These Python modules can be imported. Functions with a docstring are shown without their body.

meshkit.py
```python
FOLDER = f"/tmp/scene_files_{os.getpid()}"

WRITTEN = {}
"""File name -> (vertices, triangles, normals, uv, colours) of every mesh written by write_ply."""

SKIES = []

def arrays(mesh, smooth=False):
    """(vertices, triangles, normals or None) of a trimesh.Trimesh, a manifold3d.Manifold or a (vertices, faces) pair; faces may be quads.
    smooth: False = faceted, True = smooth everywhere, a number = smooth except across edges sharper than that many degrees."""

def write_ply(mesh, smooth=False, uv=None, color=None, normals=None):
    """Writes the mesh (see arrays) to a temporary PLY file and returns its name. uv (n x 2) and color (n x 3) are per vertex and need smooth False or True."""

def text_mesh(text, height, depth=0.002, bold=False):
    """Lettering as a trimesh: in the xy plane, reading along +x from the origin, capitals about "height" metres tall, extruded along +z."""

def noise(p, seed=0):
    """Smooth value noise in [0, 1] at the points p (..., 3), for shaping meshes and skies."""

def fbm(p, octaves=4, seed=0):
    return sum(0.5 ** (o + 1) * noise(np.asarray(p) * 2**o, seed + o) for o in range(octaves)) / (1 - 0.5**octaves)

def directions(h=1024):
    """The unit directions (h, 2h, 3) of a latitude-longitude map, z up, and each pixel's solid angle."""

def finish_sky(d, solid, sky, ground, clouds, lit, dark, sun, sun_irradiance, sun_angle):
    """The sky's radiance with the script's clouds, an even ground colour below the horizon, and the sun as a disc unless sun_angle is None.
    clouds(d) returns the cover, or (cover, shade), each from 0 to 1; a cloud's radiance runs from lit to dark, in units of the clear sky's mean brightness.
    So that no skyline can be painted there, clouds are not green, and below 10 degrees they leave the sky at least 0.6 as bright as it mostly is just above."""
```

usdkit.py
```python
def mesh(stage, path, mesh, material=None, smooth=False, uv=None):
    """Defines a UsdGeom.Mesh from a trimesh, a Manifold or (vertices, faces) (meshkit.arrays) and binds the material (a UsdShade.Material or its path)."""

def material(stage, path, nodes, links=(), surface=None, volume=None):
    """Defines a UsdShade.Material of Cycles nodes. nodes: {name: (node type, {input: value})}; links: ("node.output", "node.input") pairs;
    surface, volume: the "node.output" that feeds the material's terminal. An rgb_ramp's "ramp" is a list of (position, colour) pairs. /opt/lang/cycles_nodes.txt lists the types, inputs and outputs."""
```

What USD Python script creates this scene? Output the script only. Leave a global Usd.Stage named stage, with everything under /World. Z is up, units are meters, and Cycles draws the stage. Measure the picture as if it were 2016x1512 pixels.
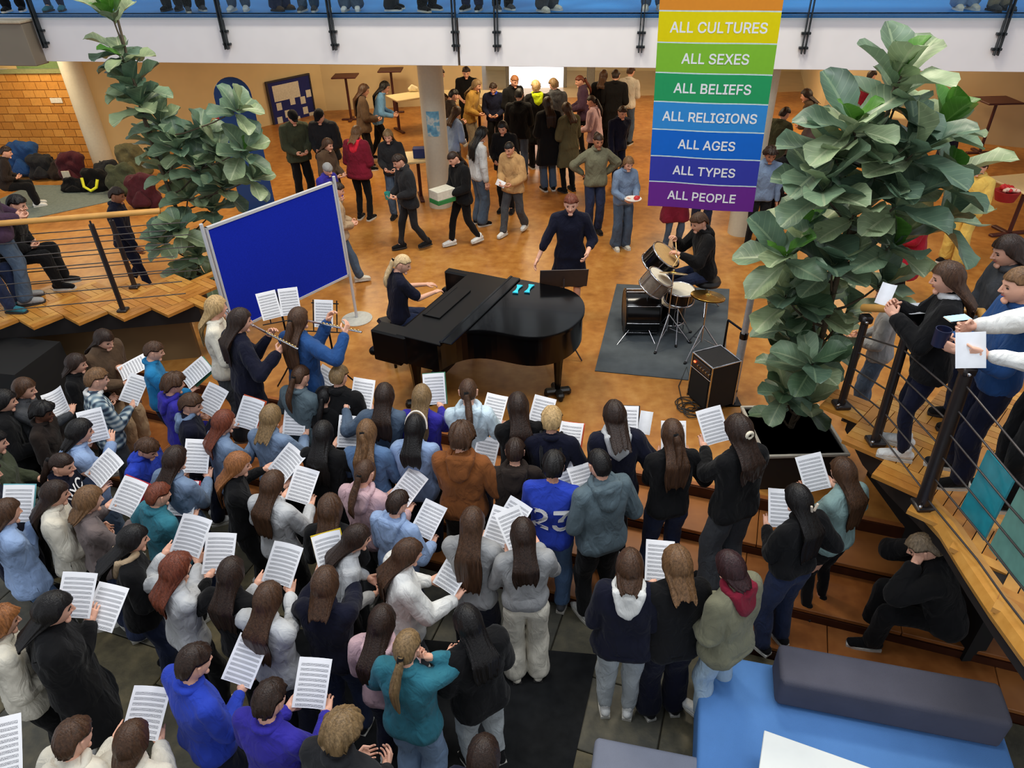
import sys, math, random
import numpy as np, trimesh, manifold3d as m3
import scipy.sparse as sp
import usdkit, meshkit
from pxr import Usd, UsdGeom, UsdLux, UsdShade, Gf, Sdf, Vt

stage = Usd.Stage.CreateInMemory()
UsdGeom.SetStageUpAxis(stage, UsdGeom.Tokens.z)
UsdGeom.SetStageMetersPerUnit(stage, 1.0)
stage.SetDefaultPrim(UsdGeom.Xform.Define(stage, "/World").GetPrim())
UsdGeom.Scope.Define(stage, "/World/Looks")

# ------------------------------------------------------------------ camera
CH, FPX, PITCH, ROLL = 4.75, 1400.0, math.radians(34.4), math.radians(-1.5)
_f = np.array([0, math.cos(PITCH), -math.sin(PITCH)]); _r = np.array([1., 0, 0]); _u = np.cross(_r, _f)
RT = math.cos(ROLL) * _r + math.sin(ROLL) * _u
UP = -math.sin(ROLL) * _r + math.cos(ROLL) * _u
FW, EYE = _f, np.array([0, 0, CH])
cam = UsdGeom.Camera.Define(stage, "/World/camera")
cam.CreateHorizontalApertureAttr(36.0); cam.CreateVerticalApertureAttr(27.0)
cam.CreateFocalLengthAttr(36.0 * FPX / 2016)
cam.CreateClippingRangeAttr(Gf.Vec2f(0.1, 200))
_m = Gf.Matrix4d(*[float(x) for x in (*RT, 0, *UP, 0, *(-FW), 0, *EYE, 1)])
cam.AddTransformOp().Set(_m)
cam.CreateExposureAttr(0.0)

# ------------------------------------------------------------------ light: dim skylight, cool atrium lamps, warm hall lamps
dome = UsdLux.DomeLight.Define(stage, "/World/skylight")
dome.CreateColorAttr(Gf.Vec3f(0.88, 0.93, 1.0)); dome.CreateIntensityAttr(0.21)

def rect_light(name, x, y, z, w, h, color, power, rot=None):
    l = UsdLux.RectLight.Define(stage, "/World/" + name)
    l.CreateWidthAttr(w); l.CreateHeightAttr(h)
    l.CreateColorAttr(Gf.Vec3f(*color)); l.CreateIntensityAttr(power)
    l.AddTranslateOp().Set(Gf.Vec3d(x, y, z))
    if rot: l.AddRotateXYZOp().Set(Gf.Vec3f(*rot))
WARM, COOL = (1.0, 0.80, 0.52), (0.93, 0.96, 1.0)
rect_light("atrium_lamp", -3.0, 3.0, 8.2, 3.0, 2.0, COOL, 10.0)
rect_light("atrium_lamp_001", 3.0, 3.0, 8.2, 3.0, 2.0, COOL, 11.0)
rect_light("stage_lamp", -1.6, 8.6, 8.2, 1.6, 1.2, (1, .90, .72), 40.0)
rect_light("stage_lamp_001", 2.4, 8.2, 8.2, 1.6, 1.2, (1, .90, .72), 40.0)
for _i, (_x, _y, _p) in enumerate([(-9.5, 14.9, 7), (-6.5, 14.0, 7), (-3.2, 14.2, 9), (0.2, 15.0, 10), (3.6, 14.4, 10), (7.2, 13.6, 8), (-3, 18.5, 9), (1.2, 19.5, 13), (5.0, 18.5, 11), (9.5, 16.5, 8), (-8.2, 11.5, 5), (7.0, 17.0, 8)]):  # the last one is added to lighten the rear right of the hall
    rect_light("hall_lamp_%03d" % _i, _x, _y, 2.68, 0.9, 0.9, WARM, _p * 2.3)

# ------------------------------------------------------------------ pixel <-> place
def ray(px, py): return FW + RT * (px - 1008) / FPX - UP * (py - 756) / FPX
def at(px, py, z):
    d = ray(px, py); return EYE + d * (z - CH) / d[2]
def aty(px, py, y):
    d = ray(px, py); return EYE + d * (y / d[1])

# ------------------------------------------------------------------ materials
def lin(c):
    c = np.asarray(c, float) / 255
    return tuple(np.where(c <= .04045, c / 12.92, ((c + .055) / 1.055) ** 2.4))
_mats = {}
def mat(key, color, rough=.6, metal=0., var=.1, scale=25, bump=0., bscale=120, spec=.5, stretch=None, coat=0., color2=None, sheen=0., trans=0., emis=None, emis_s=0.):
    """principled material: two tones of one colour mixed by noise, with fine relief"""
    if key in _mats: return _mats[key]
    c = np.array(lin(color)); a = np.clip(c * (1 - var), 0, 1); b = np.clip(c * (1 + var), 0, 1) if color2 is None else np.array(lin(color2))
    nodes = {"tc": ("texture_coordinate", {}), "mp": ("mapping", {"scale": stretch or (1, 1, 1)}),
             "n": ("noise_texture", {"scale": scale, "detail": 3.0}),
             "r": ("rgb_ramp", {"ramp": [(.3, tuple(a)), (.7, tuple(b))]}),
             "p": ("principled_bsdf", {"roughness": rough, "metallic": metal, "specular_ior_level": spec, "coat_weight": coat, "sheen_weight": sheen, "transmission_weight": trans})}
    links = [("tc.object", "mp.vector"), ("mp.vector", "n.vector"), ("n.fac", "r.fac"), ("r.color", "p.base_color")]
    if emis is not None: nodes["p"][1].update(emission_color=lin(emis), emission_strength=emis_s)
    if bump:
        nodes["n2"] = ("noise_texture", {"scale": bscale, "detail": 2.0}); nodes["b"] = ("bump", {"strength": bump, "distance": .01})
        links += [("mp.vector", "n2.vector"), ("n2.fac", "b.height"), ("b.normal", "p.normal")]
    _mats[key] = usdkit.material(stage, "/World/Looks/" + key, nodes, links, surface="p.BSDF")
    return _mats[key]

# ------------------------------------------------------------------ prims
_count = {}
def fresh(parent, name):
    k = (parent, name); n = _count.get(k, 0); _count[k] = n + 1
    return f"{parent}/{name}" + (f"_{n:03d}" if n else "")
def tag(prim, label=None, cat=None, group=None, kind=None):
    for k, v in (("label", label), ("category", cat), ("group", group), ("kind", kind)):
        if v: prim.SetCustomDataByKey(k, v)
    return prim
def thing(name, label, cat, loc=(0, 0, 0), rz=0, group=None, kind=None):
    x = UsdGeom.Xform.Define(stage, fresh("/World", name))
    x.AddTranslateOp().Set(Gf.Vec3d(*map(float, loc)))
    if rz: x.AddRotateZOp().Set(float(rz))
    tag(x.GetPrim(), label, cat, group, kind)
    return str(x.GetPath())
def part(parent, name, mesh, material, smooth=30, label=None, uv=None, kind=None):
    path = fresh(parent, name)
    m = usdkit.mesh(stage, path, mesh, material, smooth=smooth, uv=uv)
    m.GetPrim(); tag(m.GetPrim(), label=label, kind=kind)
    return path
def solo(name, mesh, material, label, cat, smooth=30, group=None, kind=None, uv=None):
    p = part("/World", name, mesh, material, smooth, uv=uv)
    tag(stage.GetPrimAtPath(p), label, cat, group, kind)
    return p
def copy_of(src, loc, rz, label, group=None):
    """a further copy of a thing with its parts, by internal reference"""
    p = stage.GetPrimAtPath(src); d = p.GetCustomData()
    base = p.GetName().rstrip("0123456789").rstrip("_") if p.GetName()[-1].isdigit() else p.GetName()
    x = UsdGeom.Xform.Define(stage, fresh("/World", base)); q = x.GetPrim()
    q.GetReferences().AddInternalReference(p.GetPath()); q.SetInstanceable(True)
    x.ClearXformOpOrder()
    x.AddTranslateOp().Set(Gf.Vec3d(*map(float, loc))); x.AddRotateZOp().Set(float(rz))
    tag(q, label, d.get("category"), group or d.get("group"))
    return str(q.GetPath())

# ------------------------------------------------------------------ shapes
S1 = trimesh.creation.icosphere(subdivisions=1).vertices
S0 = trimesh.creation.icosphere(subdivisions=0).vertices
M = m3.Manifold
def hull(*cr, s=S1): return M.hull_points(np.vstack([np.asarray(c, float) + r * s for c, r in cr]))
def union(L): return M.batch_boolean(list(L), m3.OpType.Add)
def pts_hull(p): return M.hull_points(np.asarray(p, float))
def box(c, size, bevel=.0):
    c = np.asarray(c, float); h = np.asarray(size, float) / 2; b = min(bevel, h.min() * .9)
    sg = np.array([(x, y, z) for x in (-1, 1) for y in (-1, 1) for z in (-1, 1)], float)
    if b <= 0: return M.hull_points(c + sg * h)
    return M.hull_points(np.vstack([c + sg * (h - b * (1 - np.eye(3)[k])) for k in range(3)]))
def cyl(a, b, r, r2=None, n=16):
    a, b = np.asarray(a, float), np.asarray(b, float); d = (b - a) / max(np.linalg.norm(b - a), 1e-9)
    x = np.cross(d, (0, 0, 1.) if abs(d[2]) < .9 else (1., 0, 0)); x /= np.linalg.norm(x); y = np.cross(d, x)
    t = np.linspace(0, 2 * np.pi, n, endpoint=False)[:, None]; c = np.cos(t) * x + np.sin(t) * y
    return M.hull_points(np.vstack([a + c * r, b + c * (r if r2 is None else r2)]))
def tube(pts, r, n=8):
    """swept tube (vertices, faces) along a polyline; r a number or one per point"""
    P = np.asarray(pts, float); k = len(P); R = np.broadcast_to(r, k).astype(float)
    T = np.gradient(P, axis=0); T /= np.linalg.norm(T, axis=1, keepdims=True) + 1e-12
    x = np.cross(T[0], (0, 0, 1.) if abs(T[0][2]) < .9 else (1., 0, 0)); x /= np.linalg.norm(x)
    V = []; t = np.linspace(0, 2 * np.pi, n, endpoint=False)
    for i in range(k):
        x = x - T[i] * (x @ T[i]); x /= np.linalg.norm(x) + 1e-12; y = np.cross(T[i], x)
        V.append(P[i] + R[i] * (np.cos(t)[:, None] * x + np.sin(t)[:, None] * y))
    V = np.vstack(V + [P[:1], P[-1:]]); F = []
    j = np.arange(n); j2 = (j + 1) % n
    for i in range(k - 1):
        a, b = i * n, (i + 1) * n
        F += [np.c_[a + j, a + j2, b + j2], np.c_[a + j, b + j2, b + j]]
    F += [np.c_[np.full(n, k * n), j2, j], np.c_[np.full(n, k * n + 1), (k - 1) * n + j, (k - 1) * n + j2]]
    return trimesh.Trimesh(V, np.vstack(F), process=False)
def tri(m):
    if hasattr(m, "to_mesh"):
        q = m.to_mesh(); return trimesh.Trimesh(q.vert_properties[:, :3], q.tri_verts, process=False)
    return m
def cat(L): return trimesh.util.concatenate([tri(x) for x in L])
def xf(m, R=None, t=None):
    m = tri(m).copy(); v = np.asarray(m.vertices)
    if R is not None: v = v @ np.asarray(R).T
    if t is not None: v = v + np.asarray(t)
    return trimesh.Trimesh(v, m.faces, process=False)
def rotz(a): c, s = math.cos(a), math.sin(a); return np.array([[c, -s, 0], [s, c, 0], [0, 0, 1.]])
def rotx(a): c, s = math.cos(a), math.sin(a); return np.array([[1., 0, 0], [0, c, -s], [0, s, c]])
def roty(a): c, s = math.cos(a), math.sin(a); return np.array([[c, 0, s], [0, 1., 0], [-s, 0, c]])
def prism(poly, z0, z1):
    from shapely.geometry import Polygon
    m = trimesh.creation.extrude_polygon(Polygon(poly), z1 - z0, engine="earcut"); m.apply_translation((0, 0, z0)); return m
def arr(m):
    q = m.to_mesh(); return np.array(q.vert_properties[:, :3], float), np.array(q.tri_verts)
def lap(n, f):
    e = np.vstack([f[:, [0, 1]], f[:, [1, 2]], f[:, [2, 0]]])
    A = sp.coo_matrix((np.ones(len(e) * 2), (np.r_[e[:, 0], e[:, 1]], np.r_[e[:, 1], e[:, 0]])), shape=(n, n)).tocsr(); A.data[:] = 1
    return sp.diags(1 / np.maximum(np.asarray(A.sum(1)).ravel(), 1)) @ A
def taubin(v, f, it=5, l=.5, mu=-.53):
    A = lap(len(v), f)
    for _ in range(it):
        v = v + l * (A @ v - v); v = v + mu * (A @ v - v)
    return v
def vnorm(v, f):
    n = np.zeros_like(v); c = np.cross(v[f[:, 1]] - v[f[:, 0]], v[f[:, 2]] - v[f[:, 0]])
    for k in range(3): np.add.at(n, f[:, k], c)
    return n / np.maximum(np.linalg.norm(n, axis=1, keepdims=True), 1e-12)
def unit(v): v = np.asarray(v, float); return v / max(np.linalg.norm(v), 1e-9)
# ================================================================== the setting
WOOD_M = mat("cork_floor", (178, 108, 42), rough=.32, var=.0, color2=(206, 142, 70), scale=2.6, bump=.05, spec=.5)
def two_noise(key, cols, s1, s2, rough, spec=.4, bump=.1, bs=60):
    """mottled surface: broad and fine noise added, through a ramp of colours"""
    if key in _mats: return _mats[key]
    nodes = {"tc": ("texture_coordinate", {}), "a": ("noise_texture", {"scale": s1, "detail": 4.0}), "b": ("noise_texture", {"scale": s2, "detail": 4.0}), "ma": ("math", {"math_type": "multiply_add", "value2": .55}), "mb": ("math", {"math_type": "multiply", "value2": .45}),
             "r": ("rgb_ramp", {"ramp": [(p, lin(c)) for p, c in cols]}), "p": ("principled_bsdf", {"roughness": rough, "specular_ior_level": spec}), "n2": ("noise_texture", {"scale": bs, "detail": 3.0}), "bp": ("bump", {"strength": bump, "distance": .01})}
    _mats[key] = usdkit.material(stage, "/World/Looks/" + key, nodes, [("tc.object", "a.vector"), ("tc.object", "b.vector"), ("tc.object", "n2.vector"), ("a.fac", "ma.value1"), ("b.fac", "mb.value1"), ("mb.value", "ma.value3"), ("ma.value", "r.fac"), ("r.color", "p.base_color"), ("n2.fac", "bp.height"), ("bp.normal", "p.normal")], surface="p.BSDF")
    return _mats[key]
STAGE_M = two_noise("stage_floor", [(.32, (140, 88, 36)), (.46, (168, 110, 48)), (.56, (182, 126, 60)), (.70, (198, 146, 80))], 1.3, 7.5, .34, .5, .06)
TREAD_M = two_noise("tread_wood", [(.3, (118, 66, 30)), (.5, (146, 88, 42)), (.7, (172, 110, 58))], 1.6, 9, .38, .4, .05)
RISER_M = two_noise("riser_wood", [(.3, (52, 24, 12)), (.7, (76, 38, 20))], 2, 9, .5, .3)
SLATE = [two_noise("slate_%d" % k, c, 2.2, 11, .55, .4, .25, 40) for k, c in enumerate(([(.3, (60, 58, 48)), (.5, (84, 80, 64)), (.7, (112, 102, 76))], [(.3, (52, 52, 48)), (.5, (76, 74, 64)), (.7, (102, 96, 78))], [(.3, (64, 58, 44)), (.5, (96, 88, 64)), (.7, (126, 112, 80))]))]
floor = thing("floor", "mottled orange stage floor, wooden steps and slate paving of the atrium", "floor", kind="structure")
ST = lambda x: 5.76 - .36 * x
part(floor, "stage_surface", prism([(-16, ST(-16)), (9, ST(9)), (18, ST(9)), (18, 21.3), (-18, 21.3)], -.13, 0), STAGE_M, False)
part(floor, "tiled_surface", prism([(-18, 21.3), (18, 21.3), (18, 32), (-18, 32)], -.13, 0), mat("beige_tile", (196, 168, 124), rough=.35, var=.06, scale=3), False)
UA, VA = np.array([.9409, -.3387, 0]), np.array([.3387, .9409, 0])
RS = random.Random(4)
for k, (t0, t1) in enumerate(((5.76, 5.25), (5.25, 4.72), (4.72, 4.33))):
    z = -.13 * (k + 1); pc, pd = t0 * .9409, t1 * .9409
    st = thing_ = UsdGeom.Xform.Define(stage, fresh(floor, "step")); sp_ = str(st.GetPath())
    u = -7.2 + RS.random()
    while u < 6.5:
        w = 1.25; a, b = u, min(u + w, 6.8)
        c = UA * (a + b) / 2 + VA * ((pc + pd) / 2) + [0, 0, z - .02]
        part(sp_, "tread", xf(box((0, 0, 0), (b - a - .006, pc - pd + .02, .04), .004), rotz(-.3456), c), TREAD_M if RS.random() < .7 else mat("tread_wood_b", (150, 92, 44), rough=.36, color2=(166, 106, 54), scale=4), 30)
        u += w
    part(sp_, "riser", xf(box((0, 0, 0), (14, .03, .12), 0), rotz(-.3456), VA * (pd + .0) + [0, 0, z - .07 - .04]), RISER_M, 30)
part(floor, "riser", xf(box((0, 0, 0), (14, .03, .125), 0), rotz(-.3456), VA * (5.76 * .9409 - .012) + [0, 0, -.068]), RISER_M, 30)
part(floor, "nosing", xf(box((0, 0, 0), (14, .05, .012), .003), rotz(-.3456), VA * (5.76 * .9409 + .01) + [0, 0, .002]), mat("nosing_wood", (150, 88, 40), rough=.4), 30)
part(floor, "paving_bed", box((0, 1.0, -.60), (16, 14, .1)), mat("grout", (70, 66, 54), rough=.9), False)
u = -7.
while u < 6.6:
    w = 1.0; v = 4.33 * .9409 - .02; 
    while v > -.2:
        hh = .62 if RS.random() < .6 else .9; g = .008
        cc = UA * (u + w / 2) + VA * (v - hh / 2) + [0, 0, -.535 + RS.uniform(-.0015, .0015)]
        part(floor, "slate_tile", xf(box((0, 0, 0), (w - g, hh - g, .03), .006), rotz(-.3456), cc), RS.choice(SLATE), 30); v -= hh
    u += w
CARPET_M = mat("carpet_black", (34, 35, 36), rough=.95, var=.25, scale=9, bump=.4, bscale=300, spec=.1)
a_, b_, c_ = at(1176, 1290, -.515), at(1128, 1512, -.515), at(1000, 1275, -.515)
e1, e2 = a_ - b_, unit(c_ - a_)
part(floor, "entrance_mat", pts_hull([p + [0, 0, dz] for p in (a_, b_ - e1 * .8, a_ + e2 * 2.6, b_ - e1 * .8 + e2 * 2.6) for dz in (-.004, .012)]), CARPET_M, False, label="black entrance mat on the slate paving")
c4 = [at(x, y, 0.003) for x, y in ((60, 365), (250, 365), (225, 395), (20, 440), (-60, 420))]
part(floor, "carpet", pts_hull([p + [0, 0, dz] for p in c4 for dz in (0, .008)]), mat("carpet_grey", (112, 122, 116), rough=.95, var=.12, scale=20, spec=.1), False, label="grey green carpet area by the bags")

# ---- balcony across the hall: slab with white fascia, blue floor
FY = lambda x: 11.25 - .19 * x
WHITE_M = mat("fascia_white", (226, 226, 230), rough=.55, var=.02, scale=3)
balc = thing("trim_1", "white fascia edge of the upper gallery with its slab", "gallery edge", kind="structure")
ang = math.atan(-.19); RF = rotz(ang); FU, FV = RF @ [1., 0, 0], RF @ [0, 1., 0]
def onf(s, d, z): return np.array([0, 11.25, 0]) + FU * s + FV * d + [0, 0, z]
cuts = [-14, -.67, 14]
for a, b in zip(cuts[:-1], cuts[1:]):
    part(balc, "fascia_panel", xf(box(((a + b) / 2, .06, 3.045), (b - a - .035, .12, .69), .004), RF, (0, 11.25, 0)), WHITE_M, 30)
part(balc, "joint_strip", xf(box((-.67, .075, 3.045), (.04, .1, .68)), RF, (0, 11.25, 0)), mat("joint_dark", (72, 60, 52), rough=.7), False, label="dark joint between two fascia panels")
part(balc, "slab", xf(box((0, 6.6, 3.06), (34, 12.9, .60)), RF, (0, 11.25, 0)), mat("slab", (206, 198, 180), rough=.8), False)
part(balc, "upper_floor", xf(box((0, 6.55, 3.365), (34, 13.1, .05)), RF, (0, 11.25, 0)), mat("blue_lino", (50, 132, 206), rough=.6, spec=.2, var=.05, scale=2), False, label="bright blue upper floor")

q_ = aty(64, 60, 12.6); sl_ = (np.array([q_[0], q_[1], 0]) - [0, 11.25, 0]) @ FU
solo("trim_2", xf(box((sl_ - 2.0, -.10, 2.98), (4.0, .30, .62), .01), RF, (0, 11.25, 0)), mat("return_taupe", (122, 114, 100), rough=.7, var=.05, scale=2), "taupe wooden return closing the left end of the white gallery edge", "gallery edge", kind="structure")  # side return in shadow: the shade is painted as taupe
solo("trim_3", xf(box((sl_ - 2.0, -.12, 3.31), (4.06, .36, .04), .01), RF, (0, 11.25, 0)), mat("cap_pale", (176, 164, 140), rough=.5), "rim light painted as a pale strip on the left gallery return", "trim", kind="structure")  # pale tone stands for the rim light along the top of the return
# ---- hall walls under the gallery
CREAM_M = mat("wall_cream", (214, 194, 148), rough=.8, var=.03, scale=3)
def wall(name, a, b, z0, z1, m, label, th=.12):
    a, b = np.array(a, float), np.array(b, float); d = unit(b - a); n = np.array([-d[1], d[0]])
    return solo(name, pts_hull([[*(p + n * o), z] for p in (a, b) for o in (0, th) for z in (z0, z1)]), m, label, "wall", smooth=False, kind="structure")
wall("wall_left", (-9.0, 15.8), (-4.9, 20.5), 0, 2.78, CREAM_M, "plain cream wall beside the round column on the left")
wall("wall_left", (-17, 16.6), (-11.5, 16.2), 0, 2.78, mat("wall_tan", (196, 164, 116), rough=.8), "tan wall behind the shelves on the far left")
wall("wall_back", (-4.9, 20.5), (-.6, 20.9), 0, 2.78, CREAM_M, "cream wall behind the serving tables")
wall("wall_back", (-.6, 25.5), (9.5, 24.0), 0, 2.78, CREAM_M, "cream wall at the back of the hall")
wall("wall_right", (7.6, 17.6), (15, 13.4), 0, 2.78, mat("wall_beige", (190, 170, 132), rough=.8, var=.03, scale=3), "beige wall on the right behind the high tables")
wall("wall_right", (7.6, 17.6), (9.5, 24.0), 0, 2.78, CREAM_M, "cream return wall on the right")
# bright glazed entrance at the back
win = thing("window_1", "bright frosted glazing at the back of the hall", "window", kind="structure")
w0, w1 = aty(1000, 190, 22.6), aty(1112, 190, 22.6)
part(win, "pane", box(((w0[0] + w1[0]) / 2, 22.65, 1.25), (w1[0] - w0[0], .04, 2.5)), mat("pane_lit", (225, 232, 240), rough=.5, emis=(235, 240, 250), emis_s=1.5), False)
for x in (w0[0], w1[0]): part(win, "window_frame", box((x, 22.63, 1.25), (.10, .1, 2.5), .01), mat("frame_grey", (120, 118, 112), rough=.6), 30)
part(win, "window_post", box((w1[0] + .75, 22.5, 1.25), (.22, .2, 2.5), .02), mat("frame_grey", (120, 118, 112)), 30)
# brick panel, left
bw = thing("wall_left", "orange brick wall panel with a small white sign by the column", "wall", kind="structure")
BA, BB = at(32, 352, 0), at(203, 338, 0); BA = np.array([-11.55, 16.12, 0]); BB = np.array([-9.05, 15.92, 0])
bd = unit(BB - BA); bn = np.array([bd[1], -bd[0], 0]); bl = np.linalg.norm(BB - BA)
part(bw, "mortar", pts_hull([p - bn * o + [0, 0, z] for p in (BA, BB) for o in (0, .1) for z in (0, 1.95)]), mat("mortar", (150, 104, 44), rough=.9), False)
BR = [mat("brick_%d" % k, c, rough=.75, var=.08) for k, c in enumerate(((206, 142, 58), (198, 134, 52), (214, 152, 68)))]
for r in range(12):
    x = -.1 * (r % 2); 
    while x < bl:
        a, b = max(x, 0), min(x + .245, bl)
        if b - a > .04:
            c0 = BA + bd * (a + .004) + bn * 0; c1 = BA + bd * (b - .004)
            part(bw, "brick", pts_hull([p + bn * o + [0, 0, z] for p in (c0, c1) for o in (0, .012) for z in (r * .162 + .008, r * .162 + .154)]), RS.choice(BR), False)
        x += .25
sg = BA + bd * (bl - .42) + bn * .02
part(bw, "sign", pts_hull([sg + bd * x + bn * o + [0, 0, z] for x in (-.13, .13) for o in (0, .01) for z in (1.36, 1.46)]), mat("sign_white", (226, 222, 206)), False, label="small white sign on the bricks")
part(bw, "glazing_bar", pts_hull([p + bn * o + [0, 0, z] for p in (BA - bd * 4.5, BB) for o in (0, .06) for z in (1.95, 2.03)]), mat("green_bar", (138, 142, 92)), False)
part(bw, "green_panel", pts_hull([p + bn * o + [0, 0, z] for p in (BB - bd * 1.05, BB - bd * .05) for o in (-.05, -.02) for z in (2.03, 2.78)]), mat("green_pane", (108, 132, 78)), False, label="green panel above the bricks")
part(bw, "upper_panel", pts_hull([p + bn * o + [0, 0, z] for p in (BA - bd * 4.5, BB - bd * 1.05) for o in (-.05, -.02) for z in (2.03, 2.78)]), mat("upper_tan", (202, 172, 112), var=.2, scale=2.5), False)
part(bw, "wooden_post", pts_hull([BA + bd * x + bn * o + [0, 0, z] for x in (.35, .52) for o in (-.02, .02) for z in (2.03, 2.78)]), mat("post_wood", (176, 112, 52)), False)
part(bw, "dark_edge", pts_hull([BB + bd * x + bn * o + [0, 0, z] for x in (0, .05) for o in (-.1, .03) for z in (0, 1.98)]), mat("joint_dark", (72, 60, 52)), False)

# ---- columns
def column(px, py, r, label, m):
    c = at(px, py, 0); t = solo("column", cyl((c[0], c[1], 0), (c[0], c[1], 2.80), r, n=40), m, label, "column", kind="structure"); return c
COL_M = mat("column_white", (206, 200, 180), rough=.6, var=.03)
colc = column(868, 404, .215, "white round column with a blue poster in the middle of the hall", COL_M)
column(208, 330, .215, "white round column beside the orange brick panel", COL_M)
colr = column(1456, 458, .20, "white round column standing behind the rainbow banner", COL_M)
pos = []
for a in np.linspace(-.62, .42, 8):
    th = math.atan2(-colc[1], -colc[0]) + a
    pos.append((math.cos(th), math.sin(th)))
V, F = [], []
for r_ in (.217, .221):
    for (cx, cy) in pos: V += [(colc[0] + cx * r_, colc[1] + cy * r_, 1.32), (colc[0] + cx * r_, colc[1] + cy * r_, 1.74)]
n_ = len(pos)
for j in range(n_ - 1):
    a = 2 * j; F += [(a, a + 2, a + 3, a + 1), (a + 2 * n_, a + 1 + 2 * n_, a + 3 + 2 * n_, a + 2 + 2 * n_)]
solo("poster", (np.array(V), np.array(F)), two_noise("poster_print", [(.3, (70, 130, 170)), (.5, (120, 180, 205)), (.56, (206, 214, 206)), (.7, (96, 150, 176))], 4.5, 9, .6), "pale blue printed poster stuck on the middle white column", "poster", smooth=True)

# ---- herringbone deck planks
PLK = [two_noise("plank_%d" % k, c, 2.2, 14, .4, .4, .05) for k, c in enumerate(([(.3, (176, 112, 40)), (.7, (206, 146, 66))], [(.3, (188, 128, 50)), (.7, (216, 160, 80))], [(.3, (166, 104, 38)), (.7, (196, 134, 60))]))]
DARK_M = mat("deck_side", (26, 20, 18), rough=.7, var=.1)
def deck_planks(parent, org, du, n_u, n_v, z, inside, W=.085, nb=4, gap=.006, zf=None):
    """square blocks of four planks laid at 45 degrees to du, alternate blocks turned"""
    B = W * nb; du = unit(du); dv = np.array([-du[1], du[0], 0]); a, b = (du + dv) / math.sqrt(2), (dv - du) / math.sqrt(2)
    for i in range(-n_u, n_u):
        for j in range(-n_v, n_v):
            for k in range(nb):
                if (i + j) % 2: c = org + a * (i + .5) * B + b * (j * B + (k + .5) * W); ex, ey = a, b
                else: c = org + b * (j + .5) * B + a * (i * B + (k + .5) * W); ex, ey = b, a
                if not inside(c): continue
                zc = z if zf is None else zf(c)
                pp = [c + ex * s * (B / 2 - gap / 2) + ey * t * (W / 2 - gap / 2) + [0, 0, o - c[2]] for s in (-1, 1) for t in (-1, 1) for o in (zc - .035, zc)]
                part(parent, "plank", pts_hull(pp), RS.choice(PLK), False)
def rail_post(parent, base, h, r=.028, lean=(0, 0)):
    base = np.asarray(base, float); top = base + [lean[0], lean[1], h]
    return part(parent, "post", cat([cyl(base, top, r * 1.05, r), box(base + [0, 0, .015], (.11, .11, .03), .008), cyl(top - [0, 0, .03], top + [0, 0, .04], .010, .010)]), mat("post_black", (36, 30, 30), rough=.35, spec=.5), 40)
RAILW = mat("handrail_wood", (206, 152, 78), rough=.35, var=.12, stretch=(1, 1, 1), scale=6)
CABLE = mat("cable_steel", (88, 84, 84), rough=.35, metal=.6)
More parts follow.
